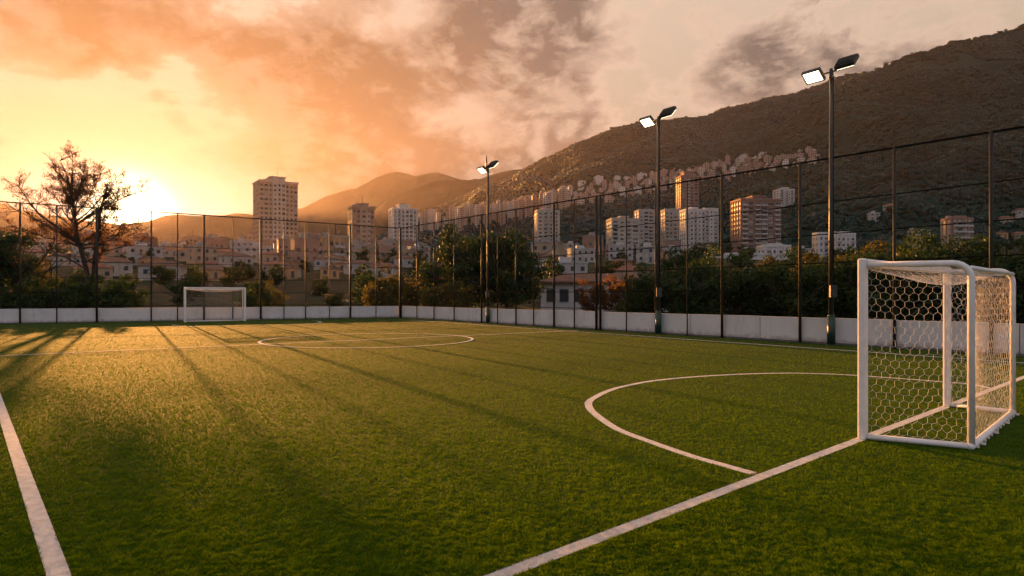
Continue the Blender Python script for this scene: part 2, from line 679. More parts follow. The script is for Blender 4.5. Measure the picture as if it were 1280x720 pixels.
def build_terrain():
    # ground sheet: polar fan in front, wide skirt behind and to the sides
    ys = np.concatenate([np.array([-400, -120, -30, 0.0]), np.linspace(10, 72, 6), np.geomspace(76, 4100, 90)])
    xs = np.concatenate([-np.geomspace(3450, 30, 70), np.linspace(-25, 25, 11), np.geomspace(30, 3450, 70)])
    XX, YY = np.meshgrid(xs, ys)
    ZZ = base_z(XX, YY)
    v = np.stack([XX, YY, ZZ], -1).reshape(-1, 3)
    nx, ny = len(xs), len(ys)
    i = np.arange(ny - 1)[:, None] * nx + np.arange(nx - 1)[None]
    f = np.stack([i, i + 1, i + nx + 1, i + nx], -1).reshape(-1, 4)
    tag(np_mesh('ground', v, f, M_TOWNGROUND, smooth=True), kind='structure')
    for h, d in HILLS.items():
        px = np.linspace(*d['px'], d['n'][0])
        t = np.concatenate([np.linspace(0, 1, d['n'][1]), np.linspace(1.02, 1.16, 5)])
        Y = d['Yb'] + t * (d['Yr'] - d['Yb'])
        PX, YY = np.meshgrid(px, Y)
        ZZ = hill_z(h, PX, YY)
        XX = (PX - 640) * YY / F
        # the ends fall away to the plain
        v = np.stack([XX, YY, ZZ], -1).reshape(-1, 3)
        nx, ny = len(px), len(Y)
        i = np.arange(ny - 1)[:, None] * nx + np.arange(nx - 1)[None]
        f = np.stack([i, i + 1, i + nx + 1, i + nx], -1).reshape(-1, 4)
        tag(np_mesh(h, v, f, M_HILL if 'mountain' in h else M_FARHILL, smooth=True), kind='structure')


build_terrain()

# haze: one closed box of even air round everything
hz = MB()
hz.box((-3500, -420, -40), (3500, 4150, 1000))
M_HAZE = bpy.data.materials.new('haze_air')
M_HAZE.use_nodes = True
_t = M_HAZE.node_tree
_t.nodes.clear()
_k = NT(_t)
_o = _k.new('ShaderNodeOutputMaterial')
_v = _k.new('ShaderNodeVolumePrincipled')
_v.inputs['Color'].default_value = (0.95, 0.80, 0.86, 1)
_v.inputs['Density'].default_value = HAZE_DENSITY
_v.inputs['Anisotropy'].default_value = 0.60
_k.l.new(_v.outputs[0], _o.inputs['Volume'])
haze = hz.build('haze', M_HAZE)
tag(haze, kind='stuff')

# ------------------------------------------------------------------ pitch and markings
V = (gp(1184, 508) - gp(1078.5, 548)).normalized()       # along the goal line
U = Vector((-V.y, V.x, 0))                               # along the touchline, away from the camera
CORNER = Vector((-8.3, 46.8, 0))
FR = Vector((0.5876, -0.8092, 0))                        # along the right fence, towards the camera
FL = Vector((-0.893, -0.450, 0))                         # along the far left fence
LW = 0.11
CEN = Vector((-5.2, 23.1, 0))
arc_px = [(941, 592), (900, 580.5), (860, 569), (810, 551.5), (772.5, 537), (750.6, 523), (738.5, 512.5), (735.5, 505), (737.5, 501), (743, 497.3), (757, 490.2), (777.5, 483.6),
          (818.8, 475.9), (873.8, 470.8), (932, 467.7), (983.8, 466.6), (1030, 467.5), (1069.7, 469.4), (1120, 473), (1170, 476.8), (1212, 480.3), (1238, 485.5)]
arc = [gp(*p) for p in arc_px]


def spline(pts, per=6):
    out = []
    n = len(pts)
    for i in range(n - 1):
        p0, p1, p2, p3 = pts[max(i - 1, 0)], pts[i], pts[i + 1], pts[min(i + 2, n - 1)]
        for k in range(per):
            t = k / per
            out.append(0.5 * ((2 * p1) + (p2 - p0) * t + (2 * p0 - 5 * p1 + 4 * p2 - p3) * t * t + (3 * p1 - p0 - 3 * p2 + p3) * t ** 3))
    out.append(pts[-1])
    return out


arc = spline(arc)
far_arc = [2 * CEN - p for p in arc]
G0 = gp(1078.5, 548)
T0 = gp(74, 722)
tl_far = gp(1078, 440)
tl_dir = (gp(690, 412.6) - gp(1078, 440)).normalized()
LINES = {
    'goal_line': [G0 - V * 16, G0 + V * 9.2],
    'touchline': [T0 - U * 8, T0 + U * 33],
    'opposite_touchline': [tl_far - tl_dir * 12, tl_far + tl_dir * 29.5],
    'penalty_arc': arc,
    'halfway_line': [gp(0, 445) - (CEN - gp(0, 445)).normalized() * 6, CEN + (CEN - gp(0, 445)).normalized() * 10.2],
    'centre_circle': [CEN + Vector((math.cos(a), math.sin(a), 0)) * 3.75 for a in np.linspace(0, 2 * math.pi, 73)],
    'far_penalty_arc': far_arc,
}


def clip_pitch(p):
    """inside the two fences"""
    d = p - CORNER
    nR = Vector((-FR.y, FR.x, 0))
    nL = Vector((-FL.y, FL.x, 0))
    c = Vector((0, 10, 0)) - CORNER
    return d.dot(nR) * (1 if c.dot(nR) > 0 else -1) > 0.45 and d.dot(nL) * (1 if c.dot(nL) > 0 else -1) > 0.45


def turf_mat(name, cols, rough=0.9):
    m = bpy.data.materials.new(name)
    m.use_nodes = True
    k = NT(m.node_tree)
    b = m.node_tree.nodes['Principled BSDF']
    co = k.new('ShaderNodeTexCoord').outputs['Object']
    n = k.noise(co, 0.9, 6, 0.65)
    n2 = k.noise(co, 38.0, 4, 0.6)
    f = k.math('ADD', k.math('MULTIPLY', n, 0.5), k.math('MULTIPLY', n2, 0.5))
    k.l.new(k.ramp(f, [(0.35, cols[0]), (0.65, cols[1])]), b.inputs['Base Color'])
    b.inputs['Roughness'].default_value = rough
    b.inputs['Specular IOR Level'].default_value = 0.16
    b.inputs['Specular Tint'].default_value = (1.0, 0.84, 0.22, 1)
    bn = k.new('ShaderNodeBump')
    bn.inputs['Strength'].default_value = 0.9
    bn.inputs['Distance'].default_value = 0.03
    k.l.new(n2, bn.inputs['Height'])
    k.l.new(bn.outputs[0], b.inputs['Normal'])
    return m


M_TURF = turf_mat('turf_mat', [(0.010, 0.036, 0.002), (0.022, 0.062, 0.004)])
M_BLADE = leafmat('turf_blade', (0.030, 0.082, 0.002), (0.082, 0.168, 0.008), transl=0.5, scale=6.5, tcol=(1.9, 1.45, 0.3), spec=0.02, rough=0.6)
M_BLADEW = leafmat('painted_turf_blade', (0.62, 0.58, 0.55), (0.74, 0.70, 0.67), transl=0.25, scale=2.0, tcol=(1, 0.95, 0.9))


def build_pitch():
    b = MB()
    P = [CORNER + FR * 62, CORNER, CORNER + FL * 62, Vector((-75, -22, 0)), Vector((40, -22, 0))]
    b.face([(p.x, p.y, 0.0) for p in P][::-1])
    tag(b.build('pitch', M_TURF), kind='structure')
    for i, (nm, pts) in enumerate(LINES.items()):
        q = MB()
        z = 0.004 + 0.004 * (i % 3)
        for a, c in zip(pts[:-1], pts[1:]):
            n = max(1, int((c - a).length / 0.6))
            for j in range(n):
                p0, p1 = a.lerp(c, j / n), a.lerp(c, (j + 1) / n)
                if not (clip_pitch(p0) and clip_pitch(p1)):
                    continue
                d = (p1 - p0).normalized()
                s = Vector((-d.y, d.x, 0)) * LW / 2
                q.quad((p0 + s).to_tuple()[:2] + (z,), (p0 - s).to_tuple()[:2] + (z,), (p1 - s).to_tuple()[:2] + (z,), (p1 + s).to_tuple()[:2] + (z,))
        if q.f:
            tag(q.build(nm, M_LINE), kind='structure')


build_pitch()


def build_blades():
    N = 1450000
    px = rng.uniform(-330, 1610, N)
    py = HZ + 7 + (rng.random(N) ** 0.95) * 430
    Y = F * CH / (py - HZ)
    X = (px - 640) * Y / F
    # keep inside the fences
    def side(dirv):
        nx, ny = -dirv.y, dirv.x
        sgn = 1 if (0 - CORNER.x) * nx + (10 - CORNER.y) * ny > 0 else -1
        return ((X - CORNER.x) * nx + (Y - CORNER.y) * ny) * sgn
    ok = (side(FR) > 0.15) & (side(FL) > 0.15)
    X, Y = X[ok], Y[ok]
    n = len(X)
    # distance to every painted line
    white = np.zeros(n, bool)
    for pts in LINES.values():
        A = np.array([(p.x, p.y) for p in pts])
        for a, b in zip(A[:-1], A[1:]):
            d = b - a
            L2 = d @ d
            lo, hi = np.minimum(a, b) - 0.2, np.maximum(a, b) + 0.2
            m = np.where((X > lo[0]) & (X < hi[0]) & (Y > lo[1]) & (Y < hi[1]))[0]
            if not len(m):
                continue
            t = np.clip(((X[m] - a[0]) * d[0] + (Y[m] - a[1]) * d[1]) / L2, 0, 1)
            q = np.hypot(X[m] - a[0] - t * d[0], Y[m] - a[1] - t * d[1])
            white[m] |= q < LW / 2 * (0.92 + 0.10 * rng.random(len(m)))
    tuft = fbm(X / 0.036 + 50, Y / 0.034 + 50, 2)
    thin = (tuft < 0.46) & (rng.random(n) < np.interp(Y, [4, 9, 16], [0.40, 0.25, 0.0])) & ~white
    X, Y, white, tuft = X[~thin], Y[~thin], white[~thin], tuft[~thin]
    n = len(X)
    broad = fbm(X / 1.3, Y / 1.3, 3)
    hgt = (0.008 + 0.022 * np.clip(tuft - 0.12, 0, 1) + 0.008 * (broad - 0.5) + rng.normal(0, 0.003, n)).clip(0.006, 0.05)
    hgt = hgt * np.interp(Y, [5, 20, 45], [1.0, 0.8, 0.6])
    hgt = np.where(white, hgt * 0.6, hgt)
    wid = np.maximum(0.0040, 0.62 * Y / F) * rng.uniform(0.7, 1.4, n)
    lean_a = fbm(X / 0.35 + 9, Y / 0.35 + 3, 2) * 12 + rng.normal(0, 0.9, n)
    lean = hgt * rng.uniform(0.2, 1.0, n)
    ang = rng.uniform(0, math.pi, n)
    dx, dy = np.cos(ang) * wid / 2, np.sin(ang) * wid / 2
    z0 = np.full(n, 0.0)
    v = np.empty((n, 3, 3))
    v[:, 0] = np.stack([X - dx, Y - dy, z0], 1)
    v[:, 1] = np.stack([X + dx, Y + dy, z0], 1)
    v[:, 2] = np.stack([X + np.cos(lean_a) * lean, Y + np.sin(lean_a) * lean, z0 + hgt], 1)
    for nm, mk, mt in (('grass', ~white, M_BLADE), ('painted_grass', white, M_BLADEW)):
        vv = v[mk].reshape(-1, 3)
        ff = np.arange(len(vv)).reshape(-1, 3)
        o = np_mesh(nm, vv, ff, mt)
        tag(o, kind='stuff')


build_blades()

# ------------------------------------------------------------------ fences and low walls
def on_fence(D, px):
    """distance along a fence (from the corner) that is met at a photo column"""
    k = (px - 640) / F
    return (k * CORNER.y - CORNER.x) / (D.x - k * D.y)


RAILS = [4.72, 3.66, 2.70, 1.80, 1.0]


def fence(name, label, D, post_px, s_end, h0, h1, extra, out):
    root = empty(name, CORNER)
    tag(root, label, 'fence')
    L = s_end
    def H(s):
        return h0 + (h1 - h0) * s / L
    ss = [(on_fence(D, p), r) for p, r in post_px]
    ss += extra
    for s, r in ss:
        p = D * s
        b = MB()
        b.tube([(p.x, p.y, 0.0), (p.x, p.y, H(s) + 0.04)], r, 10)
        b.build('post', M_DARKMETAL, root, smooth=True)
    b = MB()
    b.tube([D * 0 + Vector((0, 0, H(0))), D * L + Vector((0, 0, H(L)))], 0.032, 8)
    b.build('top_rail', M_RAIL, root, smooth=True)
    n = out * 0.055
    for z in RAILS:
        b = MB()
        b.tube([n + Vector((0, 0, z)), D * L + n + Vector((0, 0, z))], 0.016, 6)
        b.build('rail', M_RAIL, root, smooth=True)
    # wire netting, one continuous sheet of real wires
    b = MB()
    o2 = out * 0.085
    w = 0.0019
    s = 0.05
    while s < L:
        p = D * s + o2
        b.tube([(p.x, p.y, 0.95), (p.x, p.y, H(s))], w, 3, cap=False)
        s += 0.09
    z = 1.02
    while z < max(H(0), H(L)):
        e0, e1 = 0.0, L
        if z > min(H(0), H(L)):
            t = (z - H(0)) / (H(L) - H(0)) * L
            e0, e1 = (t, L) if H(L) > H(0) else (0, t)
        b.tube([D * e0 + o2 + Vector((0, 0, z)), D * e1 + o2 + Vector((0, 0, z))], w, 3, cap=False)
        z += 0.09
    b.build('netting', M_NET, root)
    return ss


def low_wall(name, label, D, cuts, s_end, out):
    root = empty(name, CORNER)
    tag(root, label, 'wall')
    cs = sorted(cuts)
    cs = [c for c in cs if 0 < c < s_end]
    cs = [0.02] + cs + [s_end]
    for a, c in zip(cs[:-1], cs[1:]):
        if c - a < 0.25:
            continue
        b = MB()
        a0, c0 = a + 0.012, c - 0.012
        hh = 0.86 + random.uniform(-0.008, 0.008)
        q = [D * a0 + out * 0.15, D * c0 + out * 0.15, D * c0 + out * 0.29, D * a0 + out * 0.29]
        b.prism([(p.x, p.y) for p in q], 0.05, hh)
        b.build('panel', M_WALLP, root, bevel=0.008)
    b = MB()
    q = [D * 0.0 + out * 0.13, D * s_end + out * 0.13, D * s_end + out * 0.32, D * 0.0 + out * 0.32]
    b.prism([(p.x, p.y) for p in q], -0.02, 0.05)
    b.build('footing', pbr('footing_concrete', (0.13, 0.12, 0.11), rough=0.95, var=0.4), root)


inside = Vector((0, 10, 0)) - CORNER
OUT_R = Vector((-FR.y, FR.x, 0))
OUT_R = OUT_R if OUT_R.dot(inside) < 0 else -OUT_R
OUT_L = Vector((-FL.y, FL.x, 0))
OUT_L = OUT_L if OUT_L.dot(inside) < 0 else -OUT_L
left_posts = [(25, .05), (71, .035), (121, .065), (189, .045), (222, .035), (255, .065), (291, .035), (326, .066), (355, .03), (382, .04), (412, .03), (438, .07), (470, .03)]
right_posts = [(500.5, .085), (521, .035), (542.5, .04), (567.6, .04), (602, .055), (622, .03), (645, .045), (667, .035), (692.5, .055), (718, .035), (745.5, .065), (750.5, .06), (783, .03),
               (820, .05), (859, .025), (902.5, .05), (1000, .05), (1118, .045), (1239, .05)]
sL = fence('chain_link_fence', 'tall dark wire fence along the far left end, behind the distant goal', FL, left_posts, 44.0, 6.62, 7.35,
           [(30.5, .05), (33.5, .04), (37.0, .06), (41, .05)], OUT_L)
sR = fence('chain_link_fence', 'tall dark wire fence along the right side, running past the floodlight poles', FR, right_posts, 46.0, 6.62, 5.95,
           [(39.2, .05), (42.5, .05)], OUT_R)
low_wall('perimeter_wall', 'low white wall of long panels under the far left fence, behind the distant goal', FL,
         [on_fence(FL, p) for p in (25, 121, 255, 326, 382, 438)] + [33, 38], 44.0, OUT_L)
low_wall('perimeter_wall', 'low white wall of panels along the right fence, passing behind the near goal', FR,
         [on_fence(FR, p) for p in (560, 607, 660, 692, 748, 822, 860, 903, 947, 1000, 1038, 1118, 1180, 1239, 1272)] + [39.2, 43], 46.0, OUT_R)

# ------------------------------------------------------------------ floodlight poles
def floodlight_pole(px, ytop, label, rod=False, k=1.0):
    s = on_fence(FR, px)
    base = CORNER + FR * s - OUT_R * 0.16
    base.x = xat(px, base.y)
    H = zat(ytop, base.y)
    root = empty('floodlight_pole', base)
    tag(root, label, 'floodlight', 'floodlight poles along the right fence')
    b = MB()
    b.tube([(0, 0, 0), (0, 0, H * 0.45), (0, 0, H)], [0.088, 0.075, 0.055], 14)
    b.build('pole', M_POLE, root, smooth=True)
    b = MB()
    b.tube([(0, 0, 0), (0, 0, 0.93)], 0.125, 14)
    b.tube([(0, 0, 0.93), (0, 0, 0.99)], [0.125, 0.09], 14)
    b.build('sleeve', M_SLEEVE, root, smooth=True)
    b = MB()
    b.box((-0.2, -0.2, 0), (0.2, 0.2, 0.02))
    b.build('base_plate', M_POLE, root)
    z = H - 0.10
    A = FR
    b = MB()
    b.tube([-A * 0.62 + Vector((0, 0, z)), A * 0.62 + Vector((0, 0, z))], 0.028, 8)
    b.build('cross_arm', M_POLE, root, smooth=True)
    b = MB()
    b.tube([(0, 0, z - 0.22), (0, 0, z - 0.14)], 0.085, 12)
    b.box((-0.10, -0.03, z - 0.20), (0.16, 0.03, z - 0.17))
    b.build('collar', M_POLE, root)
    b = MB()
    b.box((-0.11, -0.19, 1.55), (0.11, -0.075, 1.95))
    b.build('junction_box', M_LAMPBODY, root, bevel=0.01)
    b = MB()
    b.tube([(0.03, -0.095, 1.95), (0.03, -0.088, H * 0.5), (0.03, -0.07, z - 0.05)], 0.012, 6)
    b.build('cable', M_RAIL, root)
    for sgn in (-1, 1):
        n = (-OUT_R * 0.60 + Vector((0, 0, -0.80))) if sgn < 0 else (OUT_R * 0.72 + Vector((0, 0, -0.69)))
        n.normalize()
        ax = A.copy()
        ay = n.cross(ax).normalized()
        c = A * sgn * ((0.60 if sgn < 0 else 0.50) * k) + Vector((0, 0, z + (0.02 if sgn < 0 else 0.17)))
        mt = Matrix((( ax.x, ay.x, n.x, c.x), (ax.y, ay.y, n.y, c.y), (ax.z, ay.z, n.z, c.z), (0, 0, 0, 1)))
        b = MB()
        b.box((-0.31, -0.24, -0.07), (0.31, 0.24, 0.03), mat=mt)
        for i in range(9):                       # cooling fins on the back
            x = -0.27 + 0.065 * i
            b.box((x, -0.20, -0.115), (x + 0.018, 0.20, -0.07), mat=mt)
        for e in ((-0.31, -0.24, 0.31, -0.20), (-0.31, 0.20, 0.31, 0.24), (-0.31, -0.20, -0.27, 0.20), (0.27, -0.20, 0.31, 0.20)):
            b.box((e[0], e[1], 0.03), (e[2], e[3], 0.055), mat=mt)
        head = b.build('floodlight', M_LAMPBODY, root)
        b = MB()
        b.box((-0.268, -0.198, 0.032), (0.268, 0.198, 0.046 if sgn < 0 else 0.085), mat=mt)
        b.build('lens', M_LENS, head)
        b = MB()
        b.tube([A * sgn * 0.3 * k + Vector((0, 0, z)), A * sgn * 0.5 * k + Vector((0, 0, z + 0.02)), c - n * 0.08], 0.022, 6)
        b.build('bracket', M_POLE, head)
    if rod:
        b = MB()
        p = -A * 0.16
        b.tube([(p.x, p.y, z - 0.02), (p.x, p.y, z + 0.5), (p.x, p.y, z + 0.85)], [0.05, 0.05, 0.008], 8)
        b.build('lightning_rod', M_POLE, root, smooth=True)
    return root


floodlight_pole(610, 209, 'farthest floodlight pole, nearest the fence corner, with a pointed rod between its lamps', rod=True)
floodlight_pole(823, 146, 'middle floodlight pole with a green base, its left lamp lit, the other turned away')
floodlight_pole(1039, 86, 'nearest and tallest floodlight pole, both lamps glowing, rising beside the near goal')

# ------------------------------------------------------------------ goals
def net_panel(b, P, wid, hei, cell, rad, sag=None, jit=0.16, seed=0):
    """hexagonal netting over the patch P(u, v); u, v in 0..1"""
    rr = random.Random(seed)
    a = cell / math.sqrt(3)                      # hexagon side; cell = flat to flat
    pts = {}
    def pt(x, y):
        key = (round(x / a * 20), round(y / a * 20))
        if key not in pts:
            pts[key] = (x + rr.uniform(-jit, jit) * a, y + rr.uniform(-jit, jit) * a * 1.3)
        return pts[key]
    edges = set()
    rows = int(hei / (1.5 * a)) + 2
    cols = int(wid / cell) + 2
    for r in range(-1, rows):
        for c in range(-1, cols):
            cx = c * cell + (cell / 2 if r % 2 else 0)
            cyy = r * 1.5 * a
            cor = [pt(cx + a * math.sin(math.pi / 3 * i), cyy + a * math.cos(math.pi / 3 * i)) for i in range(6)]
            for i in range(6):
                edges.add(tuple(sorted((cor[i], cor[(i + 1) % 6]))))
    def inside(p):
        return -0.001 <= p[0] <= wid and -0.001 <= p[1] <= hei
    for p, q in edges:
        if not (inside(p) or inside(q)):
            continue
        p = (min(max(p[0], 0), wid), min(max(p[1], 0), hei))
        q = (min(max(q[0], 0), wid), min(max(q[1], 0), hei))
        if abs(p[0] - q[0]) + abs(p[1] - q[1]) < 0.006:
            continue
        b.tube([P(p[0] / wid, p[1] / hei), P(q[0] / wid, q[1] / hei)], rad, 4, cap=False)


def bilerp(A, B, C, Dd, bulge=None):
    def P(u, v):
        p = A * (1 - u) * (1 - v) + B * u * (1 - v) + C * u * v + Dd * (1 - u) * v
        if bulge:
            p = p + bulge(u, v)
        return p
    return P


def goal(label, fl, fr, bl, br, H, cell, cord, post=0.115, tube=0.04):
    """fl, fr front feet; bl, br rear feet of the frame (world points on the turf)"""
    O = fl.copy()
    root = empty('football_goal', O)
    tag(root, label, 'goal', 'white goals at the two ends of the pitch')
    fl, fr, bl, br = [p - O for p in (fl, fr, bl, br)]
    up = Vector((0, 0, 1))
    ax = (fr - fl).normalized()
    back = Vector((-ax.y, ax.x, 0))
    if back.dot(bl - fl) < 0:
        back = -back
    mt3 = lambda c: Matrix(((ax.x, back.x, 0, c.x), (ax.y, back.y, 0, c.y), (0, 0, 1, c.z), (0, 0, 0, 1)))
    h = post / 2
    for p in (fl, fr):
        b = MB()
        b.box((-h, -h * 0.8, 0), (h, h * 0.8, H), mat=mt3(p))
        b.build('post', M_WHITE, root, bevel=0.022)
    L = (fr - fl).length
    b = MB()
    b.box((h + 0.002, -h * 0.78, H - post * 0.95), (L - h - 0.002, h * 0.78, H - 0.004), mat=mt3(fl))
    b.build('crossbar', M_WHITE, root, bevel=0.022)
    ztop = H - 0.075
    R = 0.16
    for f, r in ((fl, bl), (fr, br)):
        d = (r - f)
        dl = d.length
        dn = d.normalized()
        pts = [f + dn * (h * 0.8) + up * ztop, f + dn * (dl - R) + up * ztop]
        for i in range(1, 7):
            a = math.pi / 2 * i / 6
            pts.append(f + dn * (dl - R + R * math.sin(a)) + up * (ztop - R + R * math.cos(a)))
        pts.append(r + up * (tube + 0.01))
        b = MB()
        b.tube(pts, tube, 12)
        b.build('side_frame', M_WHITE, root, smooth=True)
        b = MB()
        b.tube([f + dn * (h * 0.8) + up * tube, r - dn * tube * 0.5 + up * tube], tube * 0.95, 12)
        b.build('ground_bar', M_WHITE, root, smooth=True)
    e = (br - bl).normalized()
    b = MB()
    b.tube([bl - e * tube + up * tube, br + e * tube + up * tube], tube * 1.05, 12)
    b.build('ground_bar', M_WHITE, root, smooth=True)
    b = MB()
    zb = ztop - 0.05
    b.tube([bl + up * zb, br + up * zb], tube * 0.7, 10)
    b.build('rear_top_bar', M_WHITE, root, smooth=True)
    dep = (bl - fl).length
    zt = ztop - 0.04
    rnd = random.Random(5)
    w = lambda k: [rnd.uniform(-k, k) for _ in range(3)]
    for i, (f, r) in enumerate(((fl, bl), (fr, br))):
        b = MB()
        sd = -ax if i == 0 else ax
        P = bilerp(f + up * 0.05, r + up * 0.05, r + up * zt, f + up * zt,
                   lambda u, v, sd=sd: -sd * (0.05 * math.sin(math.pi * u) * math.sin(math.pi * v) + 0.018 * math.sin(9 * u + 5 * v) * math.sin(math.pi * u)) + up * (-0.035 * math.sin(math.pi * u) * v + 0.012 * math.sin(11 * u) * math.sin(math.pi * v)))
        net_panel(b, P, dep, zt - 0.05, cell, cord, jit=0.15, seed=i)
        b.build('side_net', M_NETCORD, root)
    b = MB()
    P = bilerp(bl + up * 0.06, br + up * 0.06, br + up * (zb - 0.02), bl + up * (zb - 0.02),
               lambda u, v: -back * 0.10 * math.sin(math.pi * u) * math.sin(math.pi * v) + ax * 0.05 * math.sin(7 * u + 3 * v) * math.sin(math.pi * v))
    net_panel(b, P, L, zt - 0.06, cell * 1.15, cord, jit=0.20, seed=7)
    b.build('rear_net', M_NETCORD, root)
    b = MB()
    P = bilerp(fl + up * zt, fr + up * zt, br + up * zt, bl + up * zt,
               lambda u, v: up * (-0.17 * math.sin(math.pi * u) * (0.35 + 0.65 * math.sin(math.pi * min(1, v * 1.15))) * (1 if v > 0.02 else 0.6)))
    net_panel(b, P, L, dep, cell * 0.8, cord * 1.05, jit=0.30, seed=9)
    # the hem cords of the roof net
    for v in (0.03, 0.5, 0.97):
        b.tube([P(u, v) for u in np.linspace(0.02, 0.98, 25)], cord * 1.8, 5)
    b.build('roof_net', M_NETCORD, root)
    for i in range(14):                          # net hooks along the rear bar
        c = bl.lerp(br, (i + 0.5) / 14)
        b = MB()
        b.box((-0.012, 0.0, 0.01), (0.012, 0.045 if i % 4 == 1 else 0.02, 0.035), mat=mt3(c + back * tube))
        b.build('net_hook', M_NETCORD, root)
    return root


g_fl, g_fr = gp(1078.5, 549), gp(1184, 508.5)
goal('near white goal with hexagonal net, standing on the goal line at right', g_fl, g_fr, gp(1214, 562), gp(1266, 518), 2.02, 0.086, 0.0015, post=0.108, tube=0.034)
goal('small distant white goal in front of the far left wall', gp(231.5, 403.2), gp(306.3, 401.6), gp(231.5, 403.2) + Vector((-0.55, 0.95, 0)), gp(306.3, 401.6) + Vector((-0.55, 0.95, 0)),
     2.14, 0.14, 0.003, post=0.10, tube=0.035)
#@@PART2
# ------------------------------------------------------------------ trees
L_DARK = leafmat('dark_leaf', (0.013, 0.030, 0.006), (0.042, 0.076, 0.014), transl=0.30, scale=0.8)
L_MID = leafmat('mid_leaf', (0.019, 0.042, 0.008), (0.060, 0.094, 0.018), transl=0.35, scale=0.8)
L_WARM = leafmat('olive_leaf', (0.040, 0.046, 0.010), (0.13, 0.115, 0.024), transl=0.45, scale=0.9)
L_DRY = leafmat('dry_leaf', (0.085, 0.042, 0.012), (0.20, 0.105, 0.030), transl=0.65, scale=1.2)
L_PINK = leafmat('pink_blossom', (0.20, 0.035, 0.05), (0.34, 0.09, 0.10), transl=0.35, scale=1.5)
L_FAR = leafmat('far_wood_leaf', (0.006, 0.034, 0.038), (0.014, 0.060, 0.060), transl=0.10, scale=0.03)  # cool cast of distant haze put into the leaf colour
L_FAR2 = leafmat('far_wood_green_leaf', (0.003, 0.015, 0.011), (0.009, 0.046, 0.028), transl=0.12, scale=0.03)


def leaf_cloud(centres, radii, per, size, r, flat=0.8, shell=0.55):
    """many small bent leaf faces spread through clumps"""
    C, n = np.asarray(centres, float), len(centres)
    per = np.asarray(per if hasattr(per, '__len__') else [per] * n)
    idx = np.repeat(np.arange(n), per)
    N = len(idx)
    d = r.normal(size=(N, 3))
    d /= np.linalg.norm(d, axis=1)[:, None] + 1e-9
    rad = np.asarray(radii)[idx] * (shell + (1 - shell) * r.random(N)) ** 1.0 * (1 + 0.18 * r.normal(size=N))
    p = C[idx] + d * rad[:, None] * np.array([1, 1, flat])
    nrm = d * 0.5 + r.normal(size=(N, 3)) * 0.75 + np.array([0, 0, 0.45])
    nrm /= np.linalg.norm(nrm, axis=1)[:, None]
    a = np.cross(nrm, r.normal(size=(N, 3)))
    a /= np.linalg.norm(a, axis=1)[:, None] + 1e-9
    b = np.cross(nrm, a)
    s = size * r.uniform(0.6, 1.45, N)
    L, W = (s * 0.5)[:, None], (s * 0.30)[:, None]
    v = np.empty((N, 4, 3))
    v[:, 0] = p - a * L
    v[:, 1] = p + b * W + nrm * W * 0.3
    v[:, 2] = p + a * L
    v[:, 3] = p - b * W + nrm * W * 0.3
    return v.reshape(-1, 3), np.arange(N * 4).reshape(-1, 4)


def limbs(r, base, direction, length, rad, depth, spread, out, tips, gravity=0.0, kids=3, shrink=0.70):
    """recursive limbs: adds tapered polylines to OUT, end points to TIPS"""
    pts, d, p = [base.copy()], direction.normalized(), base.copy()
    n = 4
    for i in range(n):
        d = (d + Vector(r.normal(size=3)) * 0.13 + Vector((0, 0, gravity))).normalized()
        p = p + d * length / n
        pts.append(p.copy())
    out.append((pts, [rad * (1 - 0.45 * i / n) for i in range(n + 1)]))
    if depth <= 0:
        tips.append((p, d))
        return
    for k in range(kids):
        f = [1.0, 0.72, 0.48, 0.85][k % 4]
        q = pts[-1] if f == 1.0 else pts[int(round(f * n))]
        ax = Vector(r.normal(size=3))
        ax = (ax - d * ax.dot(d)).normalized()
        sp = spread * (0.45 if k == 0 else 1.0) * r.uniform(0.75, 1.25)
        nd = d * math.cos(sp) + ax * math.sin(sp)
        limbs(r, q, nd, length * shrink * r.uniform(0.8, 1.15), rad * (0.62 if k == 0 else 0.48), depth - 1, spread, out, tips, gravity, kids, shrink)


